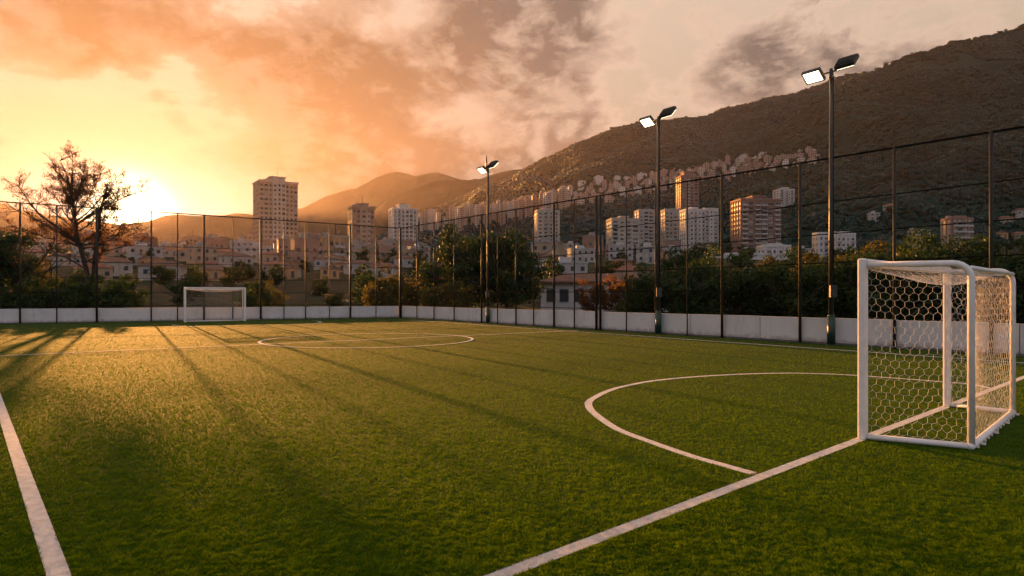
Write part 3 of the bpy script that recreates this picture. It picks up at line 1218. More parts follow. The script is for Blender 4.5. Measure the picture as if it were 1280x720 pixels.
def make_tree(name, seed, h, width, mat, clump, per, size, trunk=0.28, depth=2, kids=4, loc=(0, 0, 0), squash=0.7, fill=10):
    r = np.random.default_rng(seed)
    root = empty(name, loc)
    out, tips = [], []
    tr = h * 0.028 + 0.03
    limbs(r, Vector((0, 0, -0.05)), Vector((r.normal() * 0.06, r.normal() * 0.06, 1)), h * trunk, tr, 0, 0.5, out, [], 0.03)
    top = out[0][0][-1]
    reach = width * 0.5
    for k in range(kids + 2):
        a = 2 * math.pi * k / (kids + 2) + r.uniform(-0.3, 0.3)
        el = r.uniform(0.35, 1.25)
        d = Vector((math.cos(a) * math.cos(el), math.sin(a) * math.cos(el), math.sin(el)))
        ln = (reach * 0.62) * math.cos(el) + (h * (1 - trunk) * 0.55) * math.sin(el)
        limbs(r, top - Vector((0, 0, h * trunk * 0.25 * r.random())), d, ln, tr * 0.55, depth - 1, 0.7, out, tips, 0.02, 3, 0.62)
    b = MB()
    for pts, rad in out:
        b.tube(pts, [max(x, 0.008) for x in rad], 6, cap=False)
    b.build('trunk', M_BARK, root, smooth=True)
    P = np.array([tuple(t[0]) for t in tips])
    mx = np.abs(P[:, :2]).max() + clump
    P[:, :2] *= reach / mx * 1.05
    zt = P[:, 2].max() + clump * squash
    P[:, 2] = trunk * h * 0.8 + (P[:, 2] - trunk * h * 0.8) * (h - trunk * h * 0.8) / (zt - trunk * h * 0.8)
    ext = []
    for _ in range(fill):                       # clumps lower and deeper in the crown
        a, q = r.uniform(0, 2 * math.pi), r.random() ** 0.5
        ext.append((math.cos(a) * q * reach * 0.85, math.sin(a) * q * reach * 0.85, h * (trunk * 0.55 + r.random() * (0.78 - trunk * 0.55) * (1 - 0.5 * q * q))))
    P = np.concatenate([P, np.array(ext).reshape(-1, 3)])
    rad = clump * r.uniform(0.6, 1.25, len(P))
    pr = np.maximum(6, (per * (rad / clump) ** 2)).astype(int)
    v, f = leaf_cloud(P, rad, pr, size, r, squash)
    np_mesh('crown', v, f, mat, root)
    return root


def bare_tree():
    """the open-branched tree against the sun"""
    r = np.random.default_rng(21)
    Y = 52.0
    base = Vector((xat(112, Y), Y, -0.05))
    root = empty('sparse_tree', base)
    tag(root, 'tall sparse tree with thin open crown against the bright setting sun, left of picture', 'tree')
    s = Y / F

    def P(px, py, d=0.0):
        return Vector(((px - 112) * s, d, zat(py, Y)))
    out, tips = [], []
    trunk = [P(112, 372), P(110, 345), P(104, 322), P(98, 300), P(94, 275), P(91, 250), P(88, 232), P(82, 214), P(75, 200)]
    trunk = [Vector((0, 0, 0))] + trunk
    out.append((trunk, [0.25, 0.22, 0.20, 0.18, 0.15, 0.12, 0.09, 0.07, 0.045, 0.02]))
    main = [
        ([P(116, 350), P(124, 322, -.6), P(132, 300, -1), P(138, 280, -1.4), P(142, 262, -1.6), P(150, 244, -1.8)], .24),
        ([P(103, 320), P(92, 306, 1), P(78, 296, 1.8), P(64, 290, 2.4), P(50, 287, 3)], .13),
        ([P(99, 303), P(84, 286, -1), P(70, 272, -1.7), P(64, 260, -2.2), P(60, 248, -2.6), P(57, 238, -3)], .15),
        ([P(95, 280), P(112, 262, 1), P(124, 250, 1.6), P(138, 240, 2), P(154, 232, 2.4)], .13),
        ([P(92, 258), P(78, 245, .8), P(66, 232, 1.3), P(54, 216, 1.7), P(48, 204, 2)], .12),
        ([P(90, 246), P(100, 228, -.9), P(106, 212, -1.4), P(108, 200, -1.7)], .10),
        ([P(134, 292, -1), P(148, 283, -.4), P(160, 276, .3)], .07),
        ([P(106, 328), P(122, 312, 1), P(140, 305, 1.8), P(156, 300, 2.2)], .10),
        ([P(108, 336), P(94, 322, -1), P(76, 316, -1.8), P(60, 318, -2.4)], .10),
        ([P(140, 268, -1.5), P(128, 258, -2), P(120, 244, -2.5)], .06),
        ([P(142, 262, -1.6), P(156, 256, -2), P(170, 250, -2.4)], .06),
    ]
    for a in np.linspace(-0.35, 3.5, 17):          # secondary limbs that fan out into an open crown
        a += r.uniform(-0.08, 0.08)
        ex, ey = 99 + 66 * math.cos(a) * r.uniform(0.75, 1.0), 268 - 62 * math.sin(a) * r.uniform(0.8, 1.05)
        k0 = 0.25 + 0.55 * max(0.0, math.sin(a)) * r.uniform(0.6, 1.0)
        sx, sy = np.interp(k0, [0, 1], [108, 86]), np.interp(k0, [0, 1], [336, 224])
        dd = r.uniform(-2.6, 2.6)
        main.append(([P(sx + (ex - sx) * t, sy + (ey - sy) * (t ** 1.15) + r.normal() * 2, dd * t) for t in (0, .25, .5, .75, 1)], 0.10))
    for pts, rad in main:
        n = len(pts)
        rad *= 0.68
        out.append((pts, [rad * (1 - 0.75 * i / (n - 1)) for i in range(n)]))
        for i in range(1, n):
            d = (pts[i] - pts[i - 1]).normalized()
            for _ in range(5):
                q = pts[i - 1].lerp(pts[i], r.uniform(0.3, 1.0))
                ax = Vector(r.normal(size=3))
                nd = (d + ax * 0.55 + Vector((0, 0, 0.10))).normalized()
                limbs(r, q, nd, r.uniform(0.40, 0.80), max(0.018, rad * 0.34), 2, 0.62, out, tips, 0.02, 3, 0.66)
    for i in range(4, len(trunk)):
        for _ in range(3):
            nd = Vector((r.normal(), r.normal(), 0.6)).normalized()
            limbs(r, trunk[i], nd, r.uniform(0.6, 1.1), 0.04, 2, 0.60, out, tips, 0.02, 3, 0.66)
    b = MB()
    for pts, rad in out:
        b.tube(pts, [max(x, 0.010) for x in rad], 5, cap=False)
    b.build('trunk', M_BARK, root, smooth=True)
    T = np.array([tuple(t[0]) for t in tips])
    dens = fbm(T[:, 0] * 0.45 + 3, T[:, 2] * 0.6 + 8, 2)
    keep = dens > 0.36
    T, dens = T[keep], dens[keep]
    per = np.clip(((dens - 0.36) * 36), 1, 8).astype(int)
    v, f = leaf_cloud(T, np.full(len(T), 0.36), per, 0.095, r, 0.55, 0.15)
    np_mesh('crown', v, f, L_DRY, root)


bare_tree()


def put_tree(proto, px, Y, scale, label, group=None, cat='tree', first=False, dz=0.0, sz=None):
    o = proto if first else copy_tree(proto)
    X = xat(px, Y)
    o.location = (X, Y, float(base_z(X, Y)) + dz - 0.03)
    o.rotation_euler = (0, 0, random.uniform(0, 6.28))
    o.scale = (scale, scale, (sz or scale))
    tag(o, label, cat, group)
    return o


# the two dark trees behind the right end of the far wall
t = make_tree('broadleaf_tree', 31, 8.4, 7.2, L_DARK, 0.95, 230, 0.24, trunk=0.2, depth=3, kids=5, fill=34)
put_tree(t, 573, 60, 1.0, 'big dark round tree with sunlit left edge, left of a pair behind the fence corner', first=True)
t = make_tree('broadleaf_tree', 32, 8.2, 8.0, L_DARK, 0.95, 230, 0.24, trunk=0.2, depth=3, kids=5, fill=34)
put_tree(t, 636, 60, 1.0, 'big dark round tree behind the farthest floodlight pole, right of a pair', first=True)
t = make_tree('bushy_tree', 33, 4.6, 5.6, L_WARM, 0.7, 170, 0.2, trunk=0.12, depth=2, kids=5, fill=30)
put_tree(t, 490, 58, 1.0, 'low spreading olive green tree just left of the dark pair, behind the wall corner', first=True)
put_tree(t, 560, 54.5, 0.8, 'sunlit yellowish bushy tree standing in front of the left dark tree')
t2 = make_tree('bushy_tree', 34, 4.0, 4.6, L_MID, 0.6, 160, 0.18, trunk=0.12, depth=2, kids=5, fill=26)
put_tree(t2, 464, 64, 1.0, 'low green bushy tree behind the far wall, below the tall brown tower', first=True)

# row behind the right fence
protos = [make_tree('hedgerow_tree', 40 + i, hh, ww, m, 0.62, 210, 0.17, trunk=0.14, depth=2, kids=5, fill=34)
          for i, (hh, ww, m) in enumerate([(4.4, 4.6, L_DARK), (4.0, 5.0, L_WARM), (5.0, 4.2, L_MID), (4.6, 4.4, L_DARK), (3.6, 4.0, L_MID)])]
row = [(806, 40, 0.78, 2, 'small green tree just left of the middle floodlight pole, behind the fence'),
       (846, 39, 0.85, 0, 'dark rounded tree just right of the middle floodlight pole'),
       (884, 44, 1.05, 2, 'green tree below the long white building, first tall one right of the middle pole'),
       (916, 38, 0.98, 0, 'dark dense tree right of the fence post below the brick tower'),
       (955, 40, 1.06, 1, 'broad olive tree with sunlit top below the brick tower'),
       (985, 36, 0.92, 2, 'green tree beside the post left of the near floodlight pole'),
       (1012, 42, 1.15, 1, 'olive sunlit tree just left of the near floodlight pole'),
       (1050, 36, 1.10, 4, 'small leafy tree just right of the near floodlight pole, behind the fence'),
       (1085, 40, 1.30, 1, 'olive tree above the near goal post, behind the fence'),
       (1120, 35, 1.10, 2, 'green tree at the fence post above the goal crossbar'),
       (1150, 38, 1.16, 0, 'dark tree behind the middle of the near goal'),
       (1185, 34, 1.10, 3, 'dark tree behind the goal, left of the last fence post'),
       (1216, 37, 1.14, 1, 'olive tree behind the rear corner of the goal'),
       (1248, 33, 1.00, 2, 'green tree at the last fence post, behind the goal'),
       (1283, 31, 0.90, 4, 'small leafy tree cut by the right edge, behind the fence'),
       (1322, 30, 1.10, 0, 'dark tree beyond the right edge, behind the fence')]
usedp = set()
for px, Y, s, pi, lab in row:
    put_tree(protos[pi], px, Y, s, lab, 'trees along the right fence', first=pi not in usedp)
    usedp.add(pi)
# left of the goal: dark shrubs and trees below the sparse tree
sh = make_tree('shrub', 61, 2.9, 4.6, L_DARK, 0.55, 190, 0.17, trunk=0.08, depth=2, kids=5, fill=34)
for i, (px, Y, s, lab) in enumerate([(66, 47, 1.05, 'low dark shrub behind the left wall, left of the sparse tree trunk'),
                                     (98, 49, 1.15, 'low dark shrub at the foot of the sparse tree'),
                                     (150, 50, 1.0, 'low dark shrub right of the sparse tree, below the sun'),
                                     (12, 47, 0.9, 'low dark shrub at the left edge behind the wall')]):
    put_tree(sh, px, Y, s, lab, 'shrubs behind the far left wall', 'shrub', first=i == 0)
t = make_tree('broadleaf_tree', 62, 8.0, 5.0, L_DARK, 0.85, 190, 0.22, trunk=0.2, depth=3, kids=4, fill=26)
put_tree(t, 4, 58, 1.0, 'tall dark tree at the left edge, beyond the wall', first=True)
t = make_tree('broadleaf_tree', 63, 5.4, 6.0, L_WARM, 0.8, 170, 0.2, trunk=0.18, depth=2, kids=5, fill=24)
put_tree(t, 46, 60, 1.0, 'golden backlit bushy tree between the left edge tree and the sparse tree', first=True)
put_tree(t, -60, 55, 1.35, 'broad tree beyond the left edge of the picture')
put_tree(t, 336, 66, 0.62, 'small round green tree behind the far wall, right of the distant goal')
put_tree(t2, 318, 60, 0.80, 'dark green bush behind the thick fence post right of the distant goal')

t = make_tree('shrub', 71, 3.6, 3.2, L_DRY, 0.5, 110, 0.17, trunk=0.16, depth=2, kids=4, fill=16)
put_tree(t, 742, 62, 1.0, 'reddish brown leafy shrub in front of the white house, left of the double post', 'shrubs before the white house', 'shrub', first=True)
put_tree(t, 771, 60, 1.1, 'reddish brown leafy shrub in front of the white house, right of the double post', 'shrubs before the white house', 'shrub')
put_tree(t, 793, 63, 0.85, 'reddish brown leafy shrub at the right end of the white house', 'shrubs before the white house', 'shrub')
# ------------------------------------------------------------------ buildings
WALLS = {
    'tan': pbr('tan_render', (0.36, 0.27, 0.19), rough=0.85, var=0.18, scale=0.3, streak=0.35),
    'brown': pbr('brown_render', (0.26, 0.19, 0.14), rough=0.85, var=0.2, scale=0.3, streak=0.35),
    'grey': pbr('grey_render', (0.40, 0.37, 0.34), rough=0.85, var=0.18, scale=0.3, streak=0.40),
    'white': pbr('white_render', (0.62, 0.58, 0.54), rough=0.85, var=0.15, scale=0.3, streak=0.35),
    'cream': pbr('cream_render', (0.50, 0.43, 0.35), rough=0.85, var=0.18, scale=0.3, streak=0.35),
    'brick': pbr('brick_red', (0.30, 0.185, 0.14), rough=0.9, var=0.22, scale=0.4, streak=0.30),
    'orange': pbr('orange_render', (0.46, 0.26, 0.13), rough=0.85, var=0.2, scale=0.4, streak=0.30),
    'dim_white': pbr('dimmed_white_render', (0.40, 0.36, 0.32), rough=0.9, var=0.25, scale=0.6, streak=0.45),  # white darkened in its colour to suit the dim, hazy town
    'dark': pbr('dark_render', (0.12, 0.10, 0.085), rough=0.9, var=0.25, scale=0.4),
}
M_GLASS = glass()
M_SLAB = pbr('balcony_concrete', (0.48, 0.44, 0.40), rough=0.85, var=0.2, scale=0.8)
M_TILE = pbr('terracotta_tiles', (0.26, 0.10, 0.06), rough=0.9, var=0.4, scale=1.5, bump=0.5, bscale=6)
M_TILE2 = pbr('brown_tiles', (0.16, 0.085, 0.06), rough=0.9, var=0.4, scale=1.5, bump=0.5, bscale=6)
M_FLATROOF = pbr('grey_flat_roof', (0.30, 0.28, 0.26), rough=0.95, var=0.3, scale=0.8)
M_METALROOF = pbr('pale_sheet_roof', (0.46, 0.44, 0.42), rough=0.7, var=0.25, scale=0.8)
_wm = {}
M_PANES = [M_GLASS, pbr('curtained_glass', (0.16, 0.14, 0.12), rough=0.5, var=0.4, scale=0.5), pbr('blind_glass', (0.34, 0.31, 0.27), rough=0.6, var=0.3, scale=0.5)]


def box_mesh(key, lo, hi, mat):
    kk = (key, tuple(round(x, 2) for x in lo + hi), mat.name)
    if kk not in _wm:
        b = MB()
        b.box(lo, hi)
        me = bpy.data.meshes.new(key)
        me.from_pydata(b.v, [], b.f)
        me.materials.append(mat)
        _wm[kk] = me
    return _wm[kk]


def part(name, me, parent, loc, rz=0.0):
    o = bpy.data.objects.new(name, me)
    COL.objects.link(o)
    o.parent = parent
    o.location = loc
    o.rotation_euler = (0, 0, rz)
    return o


def tower(name, label, px0, px1, ytop, Y, wall, rz=0.42, asp=0.8, floors=None, bays=(4, 3), balc=(), core=None, crown_py=None, style='plain', cat='building', group=None, base_off=0.0, second=None):
    """a block of flats: body, pilasters, roof house, every larger window and balcony"""
    pc = (px0 + px1) / 2
    X = xat(pc, Y)
    zb = surf(pc, Y) - 1.5 + base_off
    H = zat(ytop, Y) - zb
    if pc > 640:
        rz = max(0.24, 0.12 + math.atan2(X, Y))
    wpx = (px1 - px0) * Y / F
    w = wpx / (math.cos(rz) + asp * math.sin(abs(rz)))
    d = w * asp
    root = empty(name, (X, Y, zb), rz - math.atan2(X, Y))
    tag(root, label, cat, group)
    M = WALLS[wall]
    M2 = WALLS[second or wall]
    b = MB()
    nb = bays[0]
    bw = w / nb
    fh = 3.1
    if style == 'stepped':                       # wings at two depths with a taller middle
        b.box((-w / 2, -d / 2 + 1.2, 0), (-w * 0.17, d / 2, H))
        b.box((w * 0.17, -d / 2 + 1.2, 0), (w / 2, d / 2, H))
        b.box((-w * 0.17 + .002, -d / 2, 0), (w * 0.17 - .002, d / 2 - 1, H + 1.2), 1)
    else:
        b.box((-w / 2, -d / 2, 0), (w / 2, d / 2, H))
        for i in range(nb + 1):                  # pilasters between the bays
            x = -w / 2 + bw * i
            x = min(max(x, -w / 2 + 0.32), w / 2 - 0.32)
            b.box((x - 0.3, -d / 2 - 0.45, 0), (x + 0.3, -d / 2 + 0.002, H - 0.3), 1)
        for i in range(bays[1] + 1):
            y = -d / 2 + d / bays[1] * i
            y = min(max(y, -d / 2 + 0.32), d / 2 - 0.32)
            b.box((-w / 2 - 0.4, y - 0.3, 0), (-w / 2 + 0.002, y + 0.3, H - 0.3), 1)
            b.box((w / 2 - 0.002, y - 0.3, 0), (w / 2 + 0.4, y + 0.3, H - 0.3), 1)
    b.build('wall', [M, M2], root)
    # roof: parapet and plant house
    b = MB()
    for q in ((-w / 2 - .1, -d / 2 - .5, w / 2 + .1, -d / 2 - .2), (-w / 2 - .1, d / 2 - .1, w / 2 + .1, d / 2 + .2), (-w / 2 - .45, -d / 2 - .2, -w / 2 - .15, d / 2 - .1), (w / 2 + .15, -d / 2 - .2, w / 2 + .45, d / 2 - .1)):
        b.box((q[0], q[1], H - 0.25), (q[2], q[3], H + 0.9))
    b.build('parapet', M2, root)
    if crown_py is not None:
        ch = zat(crown_py, Y) - zb
        b = MB()
        cw = core or 0.36
        b.box((-w * cw / 2, -d * 0.30, H - 0.1), (w * cw / 2, d * 0.30, ch - 0.8))
        b.box((-w * cw / 2 - 0.8, -d * 0.30 - 0.8, ch - 0.8), (w * cw / 2 + 0.8, d * 0.30 + 0.8, ch))
        rh = b.build('roof_house', M2, root)
        b = MB()
        b.tube([(w * 0.05, 0, ch), (w * 0.05, 0, ch + 5)], 0.14, 5)
        b.build('antenna', M_DARKMETAL, rh)
        b = MB()
        b.tube([(-w * cw / 2 - 2.2, 0.5, H), (-w * cw / 2 - 2.2, 0.5, H + 2.2)], 1.1, 10)
        b.build('water_tank', M_FLATROOF, root)
    # windows: the upper floors one by one, the rest as one part
    nf = int((H - 2.0) / fh)
    zs = [H - 0.9 - fh * (i + 1) + 0.85 for i in range(nf)]
    slots = []
    front = -d / 2
    for z in zs:
        for i in range(nb):
            x = -w / 2 + bw * (i + 0.5)
            y = front
            if style == 'stepped' and abs(x) > w * 0.17:
                y = front + 1.2
            slots.append(('f', x, y, z, i))
        for i in range(bays[1]):
            slots.append(('s', -w / 2, -d / 2 + d / bays[1] * (i + 0.5) + (0.6 if style == 'stepped' else 0), z, i))
    ww, sw = bw * 0.46, d / bays[1] * 0.42
    rw = random.Random(label)
    kindw = [rw.choice([0.62, 0.85, 1.0, 1.35, 1.6]) for _ in range(nb)]
    fms = [[box_mesh('window', (-ww * q / 2, -0.06, 0), (ww * q / 2, 0.05, hh), g) for g in M_PANES] for q, hh in zip(kindw, [rw.choice([1.3, 1.5, 1.9]) for _ in range(nb)])]
    sms = [box_mesh('window', (-0.06, -sw / 2, 0), (0.05, sw / 2, 1.45), g) for g in M_PANES]
    # floor edges show as thin bands
    b = MB()
    for z in zs[::1]:
        if style == 'stepped':
            b.box((-w / 2 - 0.06, -d / 2 + 1.14, z - 0.98), (-w * 0.17 - 0.01, -d / 2 + 1.197, z - 0.80))
            b.box((w * 0.17 + 0.01, -d / 2 + 1.14, z - 0.98), (w / 2 + 0.06, -d / 2 + 1.197, z - 0.80))
        else:
            b.box((-w / 2 + 0.7, -d / 2 - 0.12, z - 0.98), (w / 2 - 0.7, -d / 2 - 0.004, z - 0.80))
            b.box((-w / 2 - 0.12, -d / 2 + 0.7, z - 0.98), (-w / 2 - 0.004, d / 2 - 0.7, z - 0.80))
    b.build('floor_bands', M2, root)
    rest = MB()
    for n, (kind, x, y, z, i) in enumerate(slots):
        if n < 96:
            gi = rw.choice([0, 0, 0, 0, 1, 1, 2])
            part('window', fms[i][gi] if kind == 'f' else sms[gi], root, (x, y, z))
        elif kind == 'f':
            rest.box((x - ww / 2, y - .06, z), (x + ww / 2, y + .05, z + 1.45))
        else:
            rest.box((x - .06, y - sw / 2, z), (x + .05, y + sw / 2, z + 1.45))
    if rest.f:
        tag(rest.build('lower_windows', M_GLASS, root), kind='stuff')
    if balc:
        bm_ = box_mesh('balcony', (-bw * 0.43, -1.15, 0), (bw * 0.43, 0.0, 0.16), M_SLAB)
        pm_ = None
        rest = MB()
        n = 0
        for z in zs:
            for i in balc:
                x = -w / 2 + bw * (i + 0.5)
                y = front + (1.2 if style == 'stepped' and abs(x) > w * 0.17 else 0)
                for (lo, hi) in (((-bw * 0.43, -1.15, -0.95), (bw * 0.43, 0.0, -0.80)), ((-bw * 0.43, -1.15, -0.795), (bw * 0.43, -1.05, 0.05))):
                    pass
                if n < 64:
                    key = ('balc', round(bw, 2))
                    if key not in _wm:
                        q = MB()
                        q.box((-bw * 0.43, -1.15, -0.95), (bw * 0.43, 0.0, -0.80))
                        q.box((-bw * 0.43, -1.15, -0.797), (bw * 0.43, -1.05, 0.05))
                        me = bpy.data.meshes.new('balcony')
                        me.from_pydata(q.v, [], q.f)
                        me.materials.append(M_SLAB)
                        _wm[key] = me
                    part('balcony', _wm[key], root, (x, y - 0.002, z))
                else:
                    rest.box((x - bw * 0.43, y - 1.152, z - 0.95), (x + bw * 0.43, y - .002, z - 0.80))
                    rest.box((x - bw * 0.43, y - 1.152, z - 0.797), (x + bw * 0.43, y - 1.05, z + 0.05))
                n += 1
        if rest.f:
            tag(rest.build('lower_balconies', M_SLAB, root), kind='stuff')
    return root


tower('apartment_tower', 'tallest tan tower of three shafts with a raised middle, standing alone right of the sun', 318, 371, 230.5, 430, 'tan', rz=0.25, bays=(9, 5), style='stepped', crown_py=222.5, core=0.36, second='cream', balc=(4,))
tower('apartment_tower', 'slim brown tower with a flat roof house, left of the pale grey tower', 435, 468.5, 261, 400, 'brown', rz=0.30, bays=(5, 3), style='stepped', crown_py=255, core=0.42, second='tan', balc=(3,))
tower('apartment_tower', 'pale grey tower with rows of dark windows, left of the dark round trees', 486, 521, 263, 500, 'grey', rz=0.25, bays=(6, 3), balc=(1, 4), crown_py=256.5, core=0.4, second='white')
tower('apartment_block', 'low orange brown block of flats with dark balconies behind the far wall', 399, 437, 298, 250, 'orange', rz=0.45, bays=(4, 2), asp=0.9, balc=(1, 2), second='tan', crown_py=295, core=0.3)
tower('apartment_block', 'dark brown plain block between the tallest tower and the orange brown block', 371, 399, 294, 300, 'brown', rz=0.25, bays=(3, 2), asp=0.8)
tower('apartment_tower', 'cream tower with sunlit left face, above the right dark tree', 667, 699, 265, 520, 'cream', rz=0.45, bays=(4, 3), balc=(1, 2), crown_py=261.5, core=0.5)
tower('apartment_tower', 'cream block with glowing orange left face, leftmost of the white cluster', 758, 798, 275.5, 480, 'cream', rz=0.55, bays=(4, 3), asp=0.75, balc=(0, 2), crown_py=271, core=0.25)
tower('apartment_tower', 'grey block behind and right of the orange faced one, left of the middle pole', 793, 822, 264.5, 560, 'grey', rz=0.40, bays=(4, 2), balc=(1, 3), crown_py=262, core=0.3)
tower('apartment_tower', 'grey white block just right of the middle floodlight pole', 826, 851, 264, 500, 'grey', rz=0.35, bays=(4, 2), balc=(0, 2), crown_py=261.5, core=0.3)
tower('apartment_tower', 'tall reddish brick tower rising behind the white cluster', 845, 872.5, 222, 640, 'brick', rz=0.5, bays=(4, 3), balc=(1,), crown_py=215, core=0.55)
tower('apartment_tower', 'white block with many balconies in front of the reddish tower', 850, 881, 264, 470, 'white', rz=0.35, bays=(5, 3), balc=(0, 2, 4), crown_py=260, core=0.25)
tower('apartment_tower', 'narrow white block at the right end of the white cluster', 876, 897, 262.5, 540, 'white', rz=0.40, bays=(3, 2), balc=(0, 2), crown_py=260.5, core=0.4)
tower('apartment_tower', 'broad pink brick block of flats with stacked balconies, right of the white cluster', 915, 973, 252, 420, 'brick', rz=0.50, bays=(6, 4), asp=0.55, balc=(0, 2, 3, 5), crown_py=246, core=0.3)
yl = hit(980, 263) or 640
tower('apartment_block', 'grey white block on the forested slope, behind and right of the pink brick block', 967, 992, 238, yl, 'white', rz=0.40, bays=(3, 2), balc=(0, 1, 2), crown_py=235, core=0.4, base_off=0)
tower('apartment_block', 'white flat-roofed block left of the near floodlight pole, above the trees', 1017, 1040, 293, 330, 'white', rz=0.5, bays=(3, 2), asp=0.7, balc=(1,))
tower('apartment_block', 'white stepped block right of the near floodlight pole, above the trees', 1038, 1067, 294, 338, 'white', rz=0.3, bays=(4, 2), asp=0.6, balc=(0, 3), crown_py=290, core=0.35)
tower('apartment_block', 'small pinkish block half hidden in trees between two fence posts', 1137, 1160, 290, 330, 'cream', rz=0.45, bays=(3, 2), asp=0.7, balc=(1,), crown_py=287, core=0.4)
tower('apartment_block', 'pink terraced block with red roof edge on the slope, above the goal', 1180, 1212, 275, 340, 'cream', rz=0.30, bays=(4, 2), asp=0.6, balc=(0, 1, 2, 3), crown_py=270.5, core=0.4, second='brick')
tower('apartment_block', 'long white low building with square openings below the pink brick block', 882, 918, 319, 290, 'white', rz=0.30, bays=(5, 2), asp=0.45, balc=(1, 3))
tower('apartment_block', 'low white middle wing between two white buildings below the brick block', 916, 952, 318.5, 296, 'white', rz=0.30, bays=(5, 2), asp=0.4)
tower('apartment_block', 'white stepped building at the right foot of the pink brick block', 948, 986, 309, 300, 'white', rz=0.35, bays=(4, 2), asp=0.6, balc=(0, 2), crown_py=305, core=0.35)
tower('apartment_block', 'distant low flat block on the skyline right of the sun, first beside the thin post', 229, 251, 298, 520, 'brown', rz=0.2, bays=(4, 2), asp=0.6, crown_py=295.5, core=0.4)
tower('apartment_block', 'distant dark stepped block on the skyline above the distant goal', 272, 288, 299, 520, 'dark', rz=0.2, bays=(3, 2), asp=0.6, crown_py=296.5, core=0.4)
tower('apartment_block', 'distant pale block on the skyline just left of the tallest tower', 303, 320, 294, 520, 'tan', rz=0.2, bays=(3, 2), asp=0.6)


# houses
def make_house(kind, seed):
    r = random.Random(seed)
    w, d, h, wall, roof = kind
    root = empty('house', (0, 0, 0))
    b = MB()
    b.box((-w / 2, -d / 2, -2.5), (w / 2, d / 2, h))
    b.build('wall', WALLS[wall], root)
    b = MB()
    e = 0.45
    if roof in ('tile', 'brown'):
        rh = w * 0.16
        A, B, C, D = (-w / 2 - e, -d / 2 - e, h + .01), (w / 2 + e, -d / 2 - e, h + .01), (w / 2 + e, d / 2 + e, h + .01), (-w / 2 - e, d / 2 + e, h + .01)
        R1, R2 = (-w / 2 + d * .35, 0, h + rh), (w / 2 - d * .35, 0, h + rh)
        b.quad(A, B, R2, R1)
        b.quad(C, D, R1, R2)
        b.face([B, C, R2])
        b.face([D, A, R1])
        b.quad(D, C, B, A)
        b.build('roof', M_TILE if roof == 'tile' else M_TILE2, root)
    else:
        b.box((-w / 2 - .25, -d / 2 - .25, h + .003), (w / 2 + .25, d / 2 + .25, h + .35))
        b.box((-w * .2, -d * .2, h + .353), (w * .1, d * .2, h + 1.9))
        b.build('roof', M_FLATROOF if roof == 'flat' else M_METALROOF, root)
    wm = box_mesh('window', (-0.55, -0.05, 0), (0.55, 0.04, 1.25), M_GLASS)
    sm = box_mesh('window', (-0.05, -0.5, 0), (0.04, 0.5, 1.25), M_GLASS)
    fl = max(1, int(h / 2.9))
    nw = max(2, int(w / 2.6))
    for f in range(fl):
        for i in range(nw):
            if f == 0 and i == nw // 2:
                continue
            part('window', wm, root, (-w / 2 + w / nw * (i + .5), -d / 2, 0.95 + f * 2.9))
        part('window', sm, root, (-w / 2, 0, 0.95 + f * 2.9))
    part('door', box_mesh('door', (-0.5, -0.06, 0), (0.5, 0.04, 2.1), WALLS['dark']), root, (-w / 2 + w / nw * (nw // 2 + .5), -d / 2, 0))
    return root


H_KINDS = [((8.5, 6.5, 3.3, 'tan', 'tile'), 'low tan house with terracotta roof'),
           ((9.5, 7.0, 6.2, 'tan', 'flat'), 'tan flat-roofed house'),
           ((7.5, 6.0, 5.8, 'dim_white', 'sheet'), 'white house with pale roof'),
           ((10, 7.0, 3.2, 'dim_white', 'brown'), 'long white house with brown roof'),
           ((8.0, 7.0, 8.6, 'brick', 'flat'), 'tall brick house'),
           ((11, 8.0, 6.0, 'grey', 'sheet'), 'wide grey house with pale roof'),
           ((6.5, 5.5, 3.0, 'orange', 'brown'), 'small orange house with brown roof')]
protosH = [make_house(k, i) for i, (k, _) in enumerate(H_KINDS)]
usedH = set()


def put_house(i, px, Y, rz, s, label, group=None):
    o = protosH[i] if i not in usedH else copy_tree(protosH[i])
    usedH.add(i)
    X = xat(px, Y)
    o.location = (X, Y, surf(px, Y) + 0.3)
    o.rotation_euler = (0, 0, rz - math.atan2(X, Y))
    o.scale = (s, s, s)
    tag(o, label, 'house', group)
    return o


def where(px, Y):
    side = ('lowest row' if Y < 170 else 'low down' if Y < 250 else 'halfway up' if Y < 400 else 'high up')
    marks = [(60, 'at the left edge'), (140, 'behind the sparse tree'), (215, 'below the setting sun'), (262, 'left of the distant goal'), (318, 'above the distant goal'), (375, 'below the tallest tower'), (440, 'beside the orange brown block'),
             (530, 'below the slim towers'), (705, 'behind the dark tree pair'), (760, 'near the orange faced block'), (830, 'below the white cluster'), (930, 'below the brick block'), (2000, 'among the trees at right')]
    for m, t in marks:
        if px < m:
            return side, t


